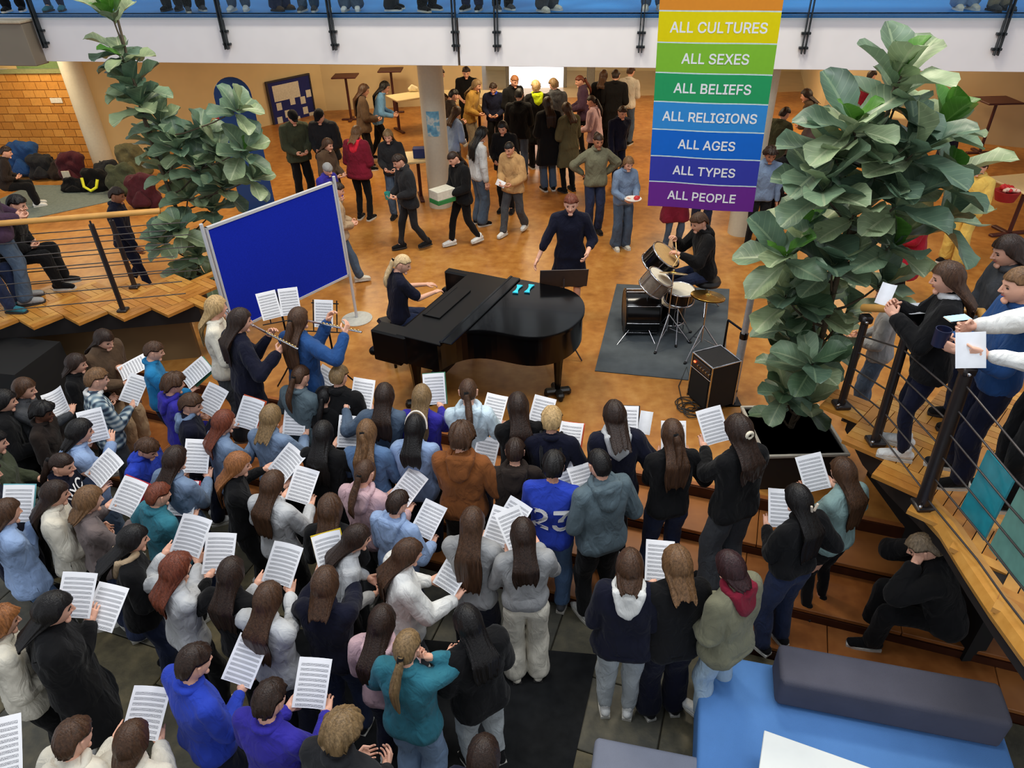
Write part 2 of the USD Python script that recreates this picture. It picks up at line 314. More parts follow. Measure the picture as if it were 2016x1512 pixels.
# left deck
LZ = .9
l0, l1 = at(-40, 645, LZ), at(392, 606, LZ); lu = unit(l1 - l0); lv = np.array([-lu[1], lu[0], 0])
ld = thing("deck", "raised herringbone plank deck with dark edge on the left of the stage", "walkway", kind="structure")
wid = .80; l1e = l1
def in_l(c):
    q = c - l0; s, t = q @ lu, q @ lv
    return -.9 < s < np.linalg.norm(l1 - l0) + .05 and 0.02 < t < wid + .1
deck_planks(ld, l0, lu, 16, 16, LZ, in_l)
ll = np.linalg.norm(l1 - l0)
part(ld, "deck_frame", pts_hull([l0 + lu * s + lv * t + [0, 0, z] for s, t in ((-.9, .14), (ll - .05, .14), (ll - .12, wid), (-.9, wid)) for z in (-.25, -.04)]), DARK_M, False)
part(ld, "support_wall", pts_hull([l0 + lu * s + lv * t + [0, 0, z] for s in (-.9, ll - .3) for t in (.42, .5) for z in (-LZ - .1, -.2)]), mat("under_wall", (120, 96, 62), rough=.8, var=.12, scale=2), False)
part(ld, "support_block", xf(box((0, 0, 0), (.9, .7, 1.3)), rotz(-.2), l0 + lu * .25 + lv * -.25 + [0, 0, -LZ + .02]), mat("under_black", (14, 13, 13), rough=.9), False)  # near black colour stands for the deep shade under the left deck
lr = thing("railing", "wooden topped railing with black posts and steel cables, left deck", "railing", kind=None)
PB = [at(243, 612, LZ), l0 + lu * .05 + lv * .06, l1 - lu * .12 + lv * .05]
hgt = 1.05
for p in (at(243, 612, LZ), l0 + lv * .1 - lu * .5): rail_post(lr, p, hgt)
pa, pb = l0 + lv * .12 - lu * .8, l1 + lv * .16 - lu * .15
rp = [pa + (pb - pa) * t + [0, 0, hgt + .07] for t in np.linspace(0, 1, 8)]
part(lr, "handrail", tube(rp, .032, 12), RAILW, True, label="rounded wooden handrail")
for k in range(6):
    part(lr, "cable", tube([pa + (pb - pa) * t + [0, 0, .12 + k * .155] for t in (0, .5, 1)], .006, 6), CABLE, True)
lr2 = thing("railing", "black post and cables on the far edge of the left deck", "railing")
for p in (at(266, 566, LZ), ): rail_post(lr2, p, .86)
pa, pb = l0 + lv * wid - lu * .8, l1 + lv * wid - lu * .1
for k in range(5): part(lr2, "cable", tube([pa + (pb - pa) * t + [0, 0, .12 + k * .155] for t in (0, .5, 1)], .006, 6), CABLE, True)

# right deck: curves towards the camera and climbs
RZ_ = 1.05
edge_px = [(1655, 800, 1.05), (1690, 868, 1.05), (1740, 925, 1.05), (1800, 985, 1.06), (1850, 1040, 1.10), (1900, 1120, 1.18), (1950, 1195, 1.28), (2016, 1285, 1.40), (2090, 1370, 1.52)]
RE = np.array([at(*p) for p in edge_px])
def edge_at_y(y): return np.interp(y, RE[::-1, 1], RE[::-1, 0])
def rz(y): return float(np.interp(y, RE[::-1, 1], RE[::-1, 2]))
rd = thing("deck", "raised herringbone plank deck curving along the right side", "walkway", kind="structure")
def in_r(c): return RE[-1, 1] - .3 < c[1] < RE[0, 1] + .15 and edge_at_y(c[1]) + (.12 if c[1] < 3.5 else -.03) < c[0] < edge_at_y(c[1]) + 1.9
deck_planks(rd, np.array([RE[3, 0], RE[3, 1], 0]), np.array([0, 1., 0]), 14, 14, RZ_, in_r, zf=lambda c: rz(c[1]))
ins = RE + [.10, 0, 0]
top = [tuple(p) for p in ins]
V = np.vstack([np.c_[ins[:, :2] , ins[:, 2] - .04], np.c_[ins[:, 0] + 2.0, ins[:, 1], ins[:, 2] - .04], np.c_[ins[:, :2], ins[:, 2] - .26], np.c_[ins[:, 0] + 2.0, ins[:, 1], ins[:, 2] - .26]])
n_ = len(ins); F = []
for j in range(n_ - 1):
    for A, B in ((0, 1), (3, 2), (2, 0), (1, 3)): F.append((A * n_ + j, A * n_ + j + 1, B * n_ + j + 1, B * n_ + j))
F += [(0, n_, 3 * n_, 2 * n_), (n_ - 1, 3 * n_ - 1, 4 * n_ - 1, 2 * n_ - 1)]
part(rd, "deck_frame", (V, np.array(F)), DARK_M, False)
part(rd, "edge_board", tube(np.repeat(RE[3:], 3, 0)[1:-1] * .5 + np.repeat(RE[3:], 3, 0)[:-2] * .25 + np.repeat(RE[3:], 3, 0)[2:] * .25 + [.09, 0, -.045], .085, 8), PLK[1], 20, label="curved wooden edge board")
part(rd, "support_wall", pts_hull([[x, y, z] for x, y in ((3.45, 5.2), (3.55, 3.4), (3.6, 5.2), (3.7, 3.4)) for z in (-.5, .8)]), mat("under_black", (14, 13, 13), rough=.9), False)  # black sheet painted as the shadow underneath the right deck
rr_ = thing("railing", "black posts with steel cables and a wooden handrail on the right deck", "railing")
p1, p2 = at(1655, 800, 1.05), at(1722, 872, 1.05)
rb = at(1815, 998, 1.08)
def post_to(base, tpx, r=.03):
    """post from its foot up to the pixel of its head, kept vertical within a lean of a few degrees"""
    d = ray(*tpx); h = 1.0
    best = min((np.linalg.norm((EYE + d * t)[:2] - base[:2]) + abs((EYE + d * t)[2] - base[2] - 1.0) * .2, t) for t in np.linspace(1, 9, 800))[1]
    return EYE + d * best
tp = [post_to(p1, (1705, 628)), post_to(p2, (1790, 642)), post_to(rb, (1905, 728))]
for bse, t, r in ((p1, tp[0], .03), (p2, tp[1], .034), (rb, tp[2], .045)):
    part(rr_, "post", cat([cyl(bse, t, r * 1.1, r), box(bse + [0, 0, .02], (.13, .13, .04), .01), box(t, (.09, .09, .07), .015)]), mat("post_black", (36, 30, 30), rough=.35, spec=.5), 40)
    part(rr_, "bolt", cat([hull((bse + [-.05, -.05, .06], .014), (bse + [-.06, -.06, .06], .014), s=S0), hull((t + [-.02, -.05, .0], .014), (t + [-.02, -.06, -.0], .014), s=S0)]), mat("chrome", (190, 190, 195), rough=.15, metal=1), True)
hz = tp[1][2] + .08
hr = [at(1700, 606, tp[0][2] + .08), at(1795, 609, hz), at(1870, 611, hz), at(1932, 614, hz), at(1958, 692, hz)]
part(rr_, "handrail", tube(hr, .032, 12), RAILW, True, label="rounded wooden handrail with a corner")
for k in range(5):
    f_ = (k + .6) / 5.6
    part(rr_, "cable", tube([p1 + (tp[0] - p1) * f_, p2 + (tp[1] - p2) * f_, rb + (tp[2] - rb) * f_], .007, 6), CABLE, True)
nx = np.array([RE[6] + [.05, 0, .05], RE[8] + [.05, 0, .05]])
for k in range(6):
    f_ = (k + .5) / 6; h_ = .98 * f_
    part(rr_, "cable", tube([rb + (tp[2] - rb) * f_, RE[5] + [.05, 0, h_], RE[6] + [.05, 0, h_], RE[7] + [.05, 0, h_], RE[8] + [.05, 0, h_]], .007, 6), CABLE, True)
for k, (i0, i1, c, nm) in enumerate(((0, 1, (34, 150, 168), "turquoise"), (1, 2.2, (106, 158, 148), "pale green"))):
    A = rb + (RE[5] - rb) * .35; pts_ = [RE[4] + [.06, .0, 0], RE[5] + [.06, 0, 0], RE[6] + [.06, 0, 0], RE[7] + [.06, 0, 0], RE[8] + [.06, 0, 0]]
    q0, q1 = (pts_[0], pts_[1]) if k == 0 else (pts_[1], pts_[3])
    dq = unit(q1 - q0); q0 = q0 + dq * .04; q1 = q1 - dq * .04; nn = unit(np.cross(dq, (0, 0, 1.)))
    part(rr_, "infill_panel", pts_hull([q + nn * o + [0, 0, z] for q in (q0, q1) for o in (-.006, .006) for z in (.22, .72)]), mat("panel_" + nm.replace(" ", "_"), c, rough=.25, var=.12, scale=12, trans=.15), False, label=nm + " translucent infill panel")
# ====================================================================== people
PAL = dict(black=(15, 15, 17), navy=(21, 25, 46), dnavy=(16, 18, 36), lblue=(142, 166, 204), denim=(84, 112, 150), greyblue=(112, 132, 160), grey=(150, 151, 152), lgrey=(186, 188, 190),
  dgrey=(70, 72, 76), char=(36, 37, 40), white=(222, 222, 218), cream=(214, 208, 192), rust=(128, 76, 38), pink=(196, 164, 170), teal=(48, 112, 128), royal=(42, 66, 176), purple=(50, 44, 148),
  khaki=(118, 117, 96), taupe=(112, 100, 98), mint=(136, 164, 162), jeans=(38, 47, 74), ljeans=(122, 146, 176), pjeans=(168, 190, 205), sweats=(172, 178, 180), tan=(186, 148, 100), red=(150, 22, 40),
  hotred=(215, 40, 60), olive=(92, 88, 62), brown=(84, 66, 50), dbrown=(42, 34, 30), beige=(176, 152, 122), mustard=(170, 132, 62), yellow=(224, 190, 96), maroon=(116, 24, 44), cyan=(36, 120, 170),
  pale=(196, 216, 228), sage=(112, 112, 92), slate=(88, 104, 112), plum=(70, 50, 70), ocean=(36, 72, 124), bluegrey=(76, 92, 112), stone=(140, 130, 110), sky=(110, 160, 205), moss=(64, 70, 52), wine=(70, 28, 36))
HAIR = dict(black=(18, 15, 15), dbrown=(42, 27, 19), brown=(68, 45, 29), lbrown=(106, 77, 50), blond=(178, 148, 102), dblond=(122, 98, 66), ginger=(138, 88, 50), red=(104, 52, 34), pale=(206, 178, 134), burg=(48, 26, 28), grey=(120, 104, 84))
SKIN = dict(a=(226, 172, 146), b=(212, 154, 126), c=(164, 110, 82), d=(110, 70, 52))
def cloth(c):
    """woven or knitted cloth: uneven tone, creases and fine weave as relief"""
    k = c if isinstance(c, str) else "x%02x%02x%02x" % tuple(c); key = "cloth_" + k
    if key in _mats: return _mats[key]
    col = np.array(lin(PAL[c] if isinstance(c, str) else c))
    nodes = {"tc": ("texture_coordinate", {}), "n": ("noise_texture", {"scale": 6.0, "detail": 4.0}), "r": ("rgb_ramp", {"ramp": [(.3, tuple(col * .84)), (.7, tuple(np.clip(col * 1.16, 0, 1)))]}),
             "mp": ("mapping", {"scale": (1., 1., .55)}), "f": ("noise_texture", {"scale": 11.0, "detail": 2.5, "roughness": .45, "distortion": 1.1}), "w": ("noise_texture", {"scale": 190.0, "detail": 1.0}), "ad": ("math", {"math_type": "multiply_add", "value2": .05}),
             "b": ("bump", {"strength": .55, "distance": .045}), "p": ("principled_bsdf", {"roughness": .9, "specular_ior_level": .18, "sheen_weight": .06})}
    _mats[key] = usdkit.material(stage, "/World/Looks/" + key, nodes, [("tc.object", "n.vector"), ("n.fac", "r.fac"), ("r.color", "p.base_color"), ("tc.object", "mp.vector"), ("mp.vector", "f.vector"), ("tc.object", "w.vector"), ("w.fac", "ad.value1"), ("f.fac", "ad.value3"), ("ad.value", "b.height"), ("b.normal", "p.normal")], surface="p.BSDF")
    return _mats[key]
def hairmat(c): return mat("hair_" + c, HAIR[c], rough=.44, var=.38, scale=22, stretch=(4, 4, .40), bump=.45, bscale=30, spec=.34)
def skin(c): return mat("skin_" + c, SKIN[c], rough=.55, var=.06, scale=14, spec=.4)
EYE_M = lambda: mat("eye_dark", (38, 28, 24), rough=.2, var=.05)
LIP_M = lambda: mat("lips", (176, 98, 92), rough=.45, var=.05)

def _head(ears=True):
    v, f = (lambda m: (np.array(m.vertices), np.array(m.faces)))(trimesh.creation.icosphere(subdivisions=3))
    x, y, z = v.T.copy(); t = np.clip(-z, 0, 1)
    x *= .077 * (1 - .30 * t ** 1.4); fr = y > 0
    y = np.where(fr, y * .094, y * .100 * (1 - .30 * t)); z = z * .118
    y = y + np.where(fr, .016 * t ** 3, 0)
    g = lambda cx, cz, sx, sz: np.exp(-((x - cx) / sx) ** 2 - ((z - cz) / sz) ** 2)
    y = y - np.where(fr, .010 * (g(.032, .006, .016, .012) + g(-.032, .006, .016, .012)) - .005 * g(0, .034, .05, .012) - .006 * (g(.036, -.03, .02, .02) + g(-.036, -.03, .02, .02)), 0)
    base = M(m3.Mesh(np.c_[x, y, z].astype(np.float32), f.astype(np.uint32)))
    L = [base, hull(((0, .088, .018), .008), ((0, .108, -.022), .0115), s=S0), hull(((-.012, .094, -.026), .009), ((0, .104, -.024), .011), ((.012, .094, -.026), .009), s=S0),
         hull(((-.017, .076, -.052), .008), ((0, .087, -.050), .009), ((.017, .076, -.052), .008), s=S0), hull(((-.012, .074, -.097), .018), ((.012, .074, -.097), .018), s=S1)]
    for q in (-1, 1) if ears else (): L.append(hull(((q * .076, -.008, .022), .012), ((q * .081, -.018, .024), .010), ((q * .075, -.004, -.026), .009), s=S0))
    return union(L)
HEAD, HEAD_COVERED = _head(), _head(False)     # with ears, and with the ears under long hair
def _hand(curl, thumb=0.):
    L = [hull(((0, 0, 0), .024), ((0, .03, 0), .027)), hull(((-.02, .02, 0), .016), ((.02, .02, 0), .015), ((-.031, .082, .002), .0115), ((.030, .076, 0), .0105), ((0, .086, .003), .012), s=S0)]
    for x, y, ln, r, sp_ in ((-.031, .083, .070, .0088, -.08), (-.010, .087, .078, .0092, -.02), (.011, .085, .072, .0088, .04), (.030, .078, .056, .0078, .12)):
        p = np.array([x, y, .0]); a = 0.
        for k, fr in enumerate((.45, .30, .25)):
            a += curl * (.8 if k == 0 else 1.)
            q = p + ln * fr * np.array([math.sin(sp_) * math.cos(a), math.cos(a), -math.sin(a)])
            L.append(hull((p, r * (1 - .08 * k)), (q, r * (.94 - .08 * k)), s=S0)); p = q
    a, b, c = np.array([-.024, .022, -.006]), np.array([-.050, .052, -.012 - .02 * thumb]), np.array([-.056 + .02 * thumb, .084, -.018 - .03 * thumb])
    L += [hull((a, .0125), (b, .0105), s=S0), hull((b, .0105), (c, .0085), s=S0)]
    return union(L)
HANDS = {k: _hand(*a) for k, a in dict(relax=(.38,), grip=(.62, 1.), flat=(.12,), fist=(1.15, 1.)).items()}

def ik(a, b, l1, l2, pole):
    """elbow or knee between a and b; b is pulled in when out of reach"""
    d = b - a; L = np.linalg.norm(d); m = (l1 + l2) * .995
    if L > m: b = a + d * m / L; d = b - a; L = m
    L = max(L, abs(l1 - l2) + .01); e = d / max(np.linalg.norm(d), 1e-9)
    x = (l1 * l1 - l2 * l2 + L * L) / (2 * L); h = math.sqrt(max(l1 * l1 - x * x, 0))
    p = np.asarray(pole, float); p = p - e * (p @ e)
    return a + e * x + unit(p) * h, b

def finish(m, ln, it, amp=0., fr=(9, 9, 4), seed=0, post=None):
    v, f = arr(m.refine_to_length(ln)); v = taubin(v, f, it)
    if amp:
        n = vnorm(v, f); w = meshkit.noise(v * np.array(fr) + seed * 7.3, seed) + .5 * meshkit.noise(v * np.array(fr) * 2.3 + 5, seed + 1) - .75
        v = v + n * (w * amp)[:, None]
    if post is not None: v = post(v)
    return trimesh.Trimesh(v, f, process=False)

def hair_mesh(style, R, c, rng, back, zsh, wig=1.):
    """hair shell: an arc over the skull for every azimuth, continued downwards as a curtain. R, c: head pose; back: y of the torso's back; zsh: shoulder height"""
    kind = style
    N = 56; phi = np.linspace(-np.pi, np.pi, N, endpoint=False); ap = np.abs(phi)           # 0 = back of the head
    g, amp, fq = dict(short=(.015, .012, 15), crop=(.009, .005, 24), curly=(.030, .022, 13), bob=(.018, .006, 9), long=(.016, .006, 9), wavy=(.022, .012, 8), pony=(.009, .003, 12), bun=(.010, .003, 12), half=(.014, .005, 10), tuft=(.022, .013, 11)).get(kind, (.016, .006, 9))
    sm = lambda a, b, t: (lambda q: q * q * (3 - 2 * q))(np.clip((t - a) / (b - a), 0, 1))
    amax = np.radians(118) - np.radians(118 - 62) * sm(1.35, 2.25, ap)                        # back nape -> hairline
    if kind in ("short", "crop", "curly", "tuft", "pony", "bun"):
        lo_ = 72 if kind != "curly" else 84
        amax = np.minimum(amax, np.radians(110 - (110 - lo_) * sm(.75, 1.25, ap)))
    L = np.zeros(N); ln = dict(bob=.12, long=.36, wavy=.32, half=.34).get(kind, 0.) * wig
    if ln: L = ln * (1 - sm(1.55, 1.95, ap)) * (1 - .12 * np.cos(phi * 2) * 0); amax = np.where(L > .02, np.minimum(amax, np.radians(98)), amax)
    J, K = 11, 12 if ln else 1
    V = []; rad = np.array([.077 + g, .099 + g, .118 + g])
    for i in range(N):
        d = np.array([math.sin(phi[i]), -math.cos(phi[i])])
        row = []
        for a in np.linspace(.06, amax[i], J):
            p = np.array([d[0] * math.sin(a), d[1] * math.sin(a), math.cos(a)]) * rad
            if p[2] < 0 and p[1] < 0: p[1] *= 1 - .12 * (-p[2] / .1)
            row.append(p)
        row = np.array(row)
        w = (meshkit.noise(np.c_[np.full(J, d[0]) * fq, np.full(J, d[1]) * fq, np.linspace(0, 2.2, J) + 9 * rng[0]], int(rng[1] * 99)) - .42) * amp * np.linspace(.35, 1, J)
        row = row + row / np.linalg.norm(row, axis=1, keepdims=True) * w[:, None] * 2
        row = row @ R.T + c
        e = row[-1]; li = L[i] * (1 + .16 * (meshkit.noise(np.array([[d[0] * 6, d[1] * 6, rng[2] * 9]]), 3)[0] - .5)); cur = []
        for k in range(1, K + 1):
            t = k / K; z = e[2] - li * t
            x = c[0] + (e[0] - c[0]) * (1 - .12 * math.sin(min(t * li / .14, 1) * math.pi) + .16 * sm(.1, .5, t * li / .5 + 0) - .42 * t ** 4)
            under = float(np.clip((zsh + .19 - z) / .15, 0, 1))
            yb = back - .020 - .028 * max(0, 1 - abs(x - c[0]) / .16)
            y = e[1] + (yb - e[1]) * under if d[1] < .35 else e[1]
            ww = (meshkit.noise(np.array([[d[0] * fq * 1.3, d[1] * fq * 1.3, t * (5 if kind == "wavy" else 1.2) + 9 * rng[0]]]), 7)[0] - .5) * (.026 if kind == "wavy" else .014) * (li > .03)
            cur.append([x + d[0] * ww * .6, y + d[1] * ww, z])
        V.append(np.vstack([row, cur]))
    V = np.array(V); m = V.shape[1]
    inner = V.copy(); cen = np.stack([np.full_like(V[..., 0], c[0]), np.full_like(V[..., 0], c[1]), V[..., 2]], -1)
    dirn = V - cen; dirn /= np.linalg.norm(dirn, axis=-1, keepdims=True) + 1e-9; inner = V - dirn * .010; inner[:, :J] = (V[:, :J] - c) * .92 + c
    vv = np.vstack([V.reshape(-1, 3), inner.reshape(-1, 3), V[:, 0].mean(0)[None] + np.array([0, 0, .001]), inner[:, 0].mean(0)[None]])
    idx = lambda i, k, o: o + (i % N) * m + k
    F = []; i = np.repeat(np.arange(N), m - 1); k = np.tile(np.arange(m - 1), N)
    for o, fl in ((0, 1), (N * m, -1)):
        a, b, cc, d2 = idx(i, k, o), idx(i + 1, k, o), idx(i + 1, k + 1, o), idx(i, k + 1, o)
        F += [np.c_[a, cc, b][:, ::fl], np.c_[a, d2, cc][:, ::fl]]
    i = np.arange(N); F += [np.c_[idx(i, m - 1, 0), idx(i, m - 1, N * m), idx(i + 1, m - 1, 0)], np.c_[idx(i + 1, m - 1, 0), idx(i, m - 1, N * m), idx(i + 1, m - 1, N * m)]]
    F += [np.c_[np.full(N, 2 * N * m), idx(i, 0, 0), idx(i + 1, 0, 0)], np.c_[np.full(N, 2 * N * m + 1), idx(i + 1, 0, N * m), idx(i, 0, N * m)]]
    out = [trimesh.Trimesh(vv, np.vstack(F), process=False)]; tie = None
    if kind in ("pony", "half"):
        b = c + R @ np.array([0, -.112, .035 if kind == "pony" else .045]); n = 14; lt = (.34 if kind == "pony" else .24) * wig
        P = []; 
        for t in np.linspace(0, 1, n):
            z = b[2] + .012 * math.sin(t * 3) - lt * t; u = np.clip((zsh + .19 - z) / .16, 0, 1)
            y = b[1] - .035 * math.sin(min(t * 4, 1) * 1.6); P.append([b[0] + .012 * math.sin(t * 5 + rng[0] * 6), y + (back - .035 - y) * u, z])
        r = np.interp(np.linspace(0, 1, n), [0, .12, .5, .85, 1], [.016, .027, .034, .022, .006])
        tb = tube(P, r, 14); w = meshkit.noise(np.asarray(tb.vertices) * np.array([55, 55, 7]), 4) - .5
        tb.vertices = tb.vertices + vnorm(np.array(tb.vertices), tb.faces) * w[:, None] * .010; out.append(tb)
        tie = tube([P[0], P[1]], .021, 12)
    if kind == "bun":
        b = c + R @ np.array([0, -.115, .055]); s_ = trimesh.creation.icosphere(subdivisions=3); v = np.array(s_.vertices); w = meshkit.noise(v * 4, 5) - .5
        out.append(trimesh.Trimesh(v * (.048 + .02 * w[:, None]) * [1, .85, .9] + b, s_.faces, process=False)); tie = tube([b + R @ np.array([0, .03, 0]), b + R @ np.array([0, .02, 0])], .034, 12)
    return cat(out), tie

PEOPLE = []
def P(label, px, py, h=1.62, hair="long brown", top="sweater grey", leg="jeans jeans", shoe="white", f=None, arms=None, paper=None, z=None, feet=None, sk="a", hp=18, hy=0, lean=4, hood=None, xy=None,
      rh=None, lh=None, step=0., sit=None, wig=1., fat=1., pol=None, grp=None, wrap=None, shirt=None, cuff=.88):
    PEOPLE.append(dict(label=label, px=px, py=py, h=h, hair=hair, top=top, leg=leg, shoe=shoe, f=f, arms=arms, paper=paper, z=z, feet=feet, sk=sk, hp=hp, hy=hy, lean=lean, hood=hood, xy=xy,
                       rh=rh, lh=lh, step=step, sit=sit, wig=wig, fat=fat, pol=pol, grp=grp, wrap=wrap, shirt=shirt, cuff=cuff))
def floor_z(x, y):
    t = y + .36 * x
    return 0. if t >= 5.76 else -.13 if t >= 5.25 else -.26 if t >= 4.72 else -.39 if t >= 4.33 else -.52

def paper_sheet(p, n, up, who, folder=None, w=.21, hgt=.297, bend=.02, label=None, blank=False):
    """one A4 sheet, slightly curled, printed with staves; a coloured folder behind it if it has one"""
    n = unit(n); up = unit(up - n * (up @ n)); rt = np.cross(up, n)
    g = np.linspace(-.5, .5, 7); X, Y = np.meshgrid(g, g); Z = -bend * (1 - (2 * X) ** 2) * 1.2 - bend * .6 * (Y + .5) ** 2
    loc = X[..., None] * w * rt + Y[..., None] * hgt * up + Z[..., None] * n
    v = loc.reshape(-1, 3); vb = v - n * .0012; k = 7; i, j = np.meshgrid(np.arange(6), np.arange(6)); a = (j * k + i).ravel()
    Ff = np.vstack([np.c_[a, a + 1, a + k + 1], np.c_[a, a + k + 1, a + k]])
    rim = np.r_[np.arange(7), np.arange(13, 49, 7), np.arange(47, 41, -1), np.arange(35, 0, -7)]; r2 = np.roll(rim, -1)
    F = np.vstack([Ff, Ff[:, ::-1] + 49, np.c_[rim, rim + 49, r2], np.c_[r2, rim + 49, r2 + 49]])
    uv = np.c_[X.ravel() + .5, Y.ravel() + .5]; uv = np.vstack([uv, uv])
    t = thing("music_sheet" if not blank else "paper", label or f"music sheet held by the {who}", "sheet music" if not blank else "paper", p)
    part(t, "sheet", trimesh.Trimesh(np.vstack([v, vb]), F, process=False), PAPER_M() if not blank else mat("paper_blank", (226, 228, 232), rough=.7, var=.03), True, uv=uv)
    if folder:
        q = pts_hull([s * (w / 2 + .006) * rt + u * (hgt / 2 + .006) * up + o * n for s in (-1, 1) for u in (-1, 1) for o in (-.024 - bend, -.028 - bend)])
        part(t, "folder", tri(q), mat("folder_" + folder, dict(orange=(210, 90, 50), red=(190, 50, 60), yellow=(220, 190, 40), green=(80, 140, 110), black=(26, 24, 30), aqua=(120, 190, 200))[folder], rough=.5), 30, label=f"{folder} folder behind the sheet")
    return t, rt, up, n
def PAPER_M():
    if "music" in _mats: return _mats["music"]
    nodes = {"uv": ("uvmap", {"attribute": "st"}), "s": ("separate_xyz", {}), "v10": ("math", {"math_type": "multiply", "value2": 10.0}), "fr": ("math", {"math_type": "fraction"}),
             "lo": ("math", {"math_type": "greater_than", "value2": .22}), "hi": ("math", {"math_type": "less_than", "value2": .80}), "band": ("math", {"math_type": "multiply"}),
             "st": ("math", {"math_type": "multiply", "value2": 80.0}), "st2": ("math", {"math_type": "fraction"}), "line": ("math", {"math_type": "less_than", "value2": .38}),
             "mp": ("mapping", {"scale": (64, 80, 1)}), "nz": ("noise_texture", {"scale": 1.0, "detail": 1.0}), "note": ("math", {"math_type": "greater_than", "value2": .56}), "ink": ("math", {"math_type": "maximum"}), "ink2": ("math", {"math_type": "multiply"}),
             "mx0": ("math", {"math_type": "greater_than", "value2": .08}), "mx1": ("math", {"math_type": "less_than", "value2": .92}), "my": ("math", {"math_type": "less_than", "value2": .90}), "m1": ("math", {"math_type": "multiply"}), "m2": ("math", {"math_type": "multiply"}), "m3": ("math", {"math_type": "multiply"}),
             "c": ("mix", {"color1": lin((240, 241, 245)), "color2": lin((128, 130, 138))}), "p": ("principled_bsdf", {"roughness": .75, "specular_ior_level": .2})}
    links = [("uv.UV", "s.vector"), ("s.y", "v10.value1"), ("v10.value", "fr.value1"), ("fr.value", "lo.value1"), ("fr.value", "hi.value1"), ("lo.value", "band.value1"), ("hi.value", "band.value2"),
             ("s.y", "st.value1"), ("st.value", "st2.value1"), ("st2.value", "line.value1"), ("uv.UV", "mp.vector"), ("mp.vector", "nz.vector"), ("nz.fac", "note.value1"), ("line.value", "ink.value1"), ("note.value", "ink.value2"), ("ink.value", "ink2.value1"), ("band.value", "ink2.value2"),
             ("s.x", "mx0.value1"), ("s.x", "mx1.value1"), ("s.y", "my.value1"), ("mx0.value", "m1.value1"), ("mx1.value", "m1.value2"), ("m1.value", "m2.value1"), ("my.value", "m2.value2"), ("m2.value", "m3.value1"), ("ink2.value", "m3.value2"), ("m3.value", "c.fac"), ("c.color", "p.base_color")]
    _mats["music"] = usdkit.material(stage, "/World/Looks/music", nodes, links, surface="p.BSDF"); return _mats["music"]

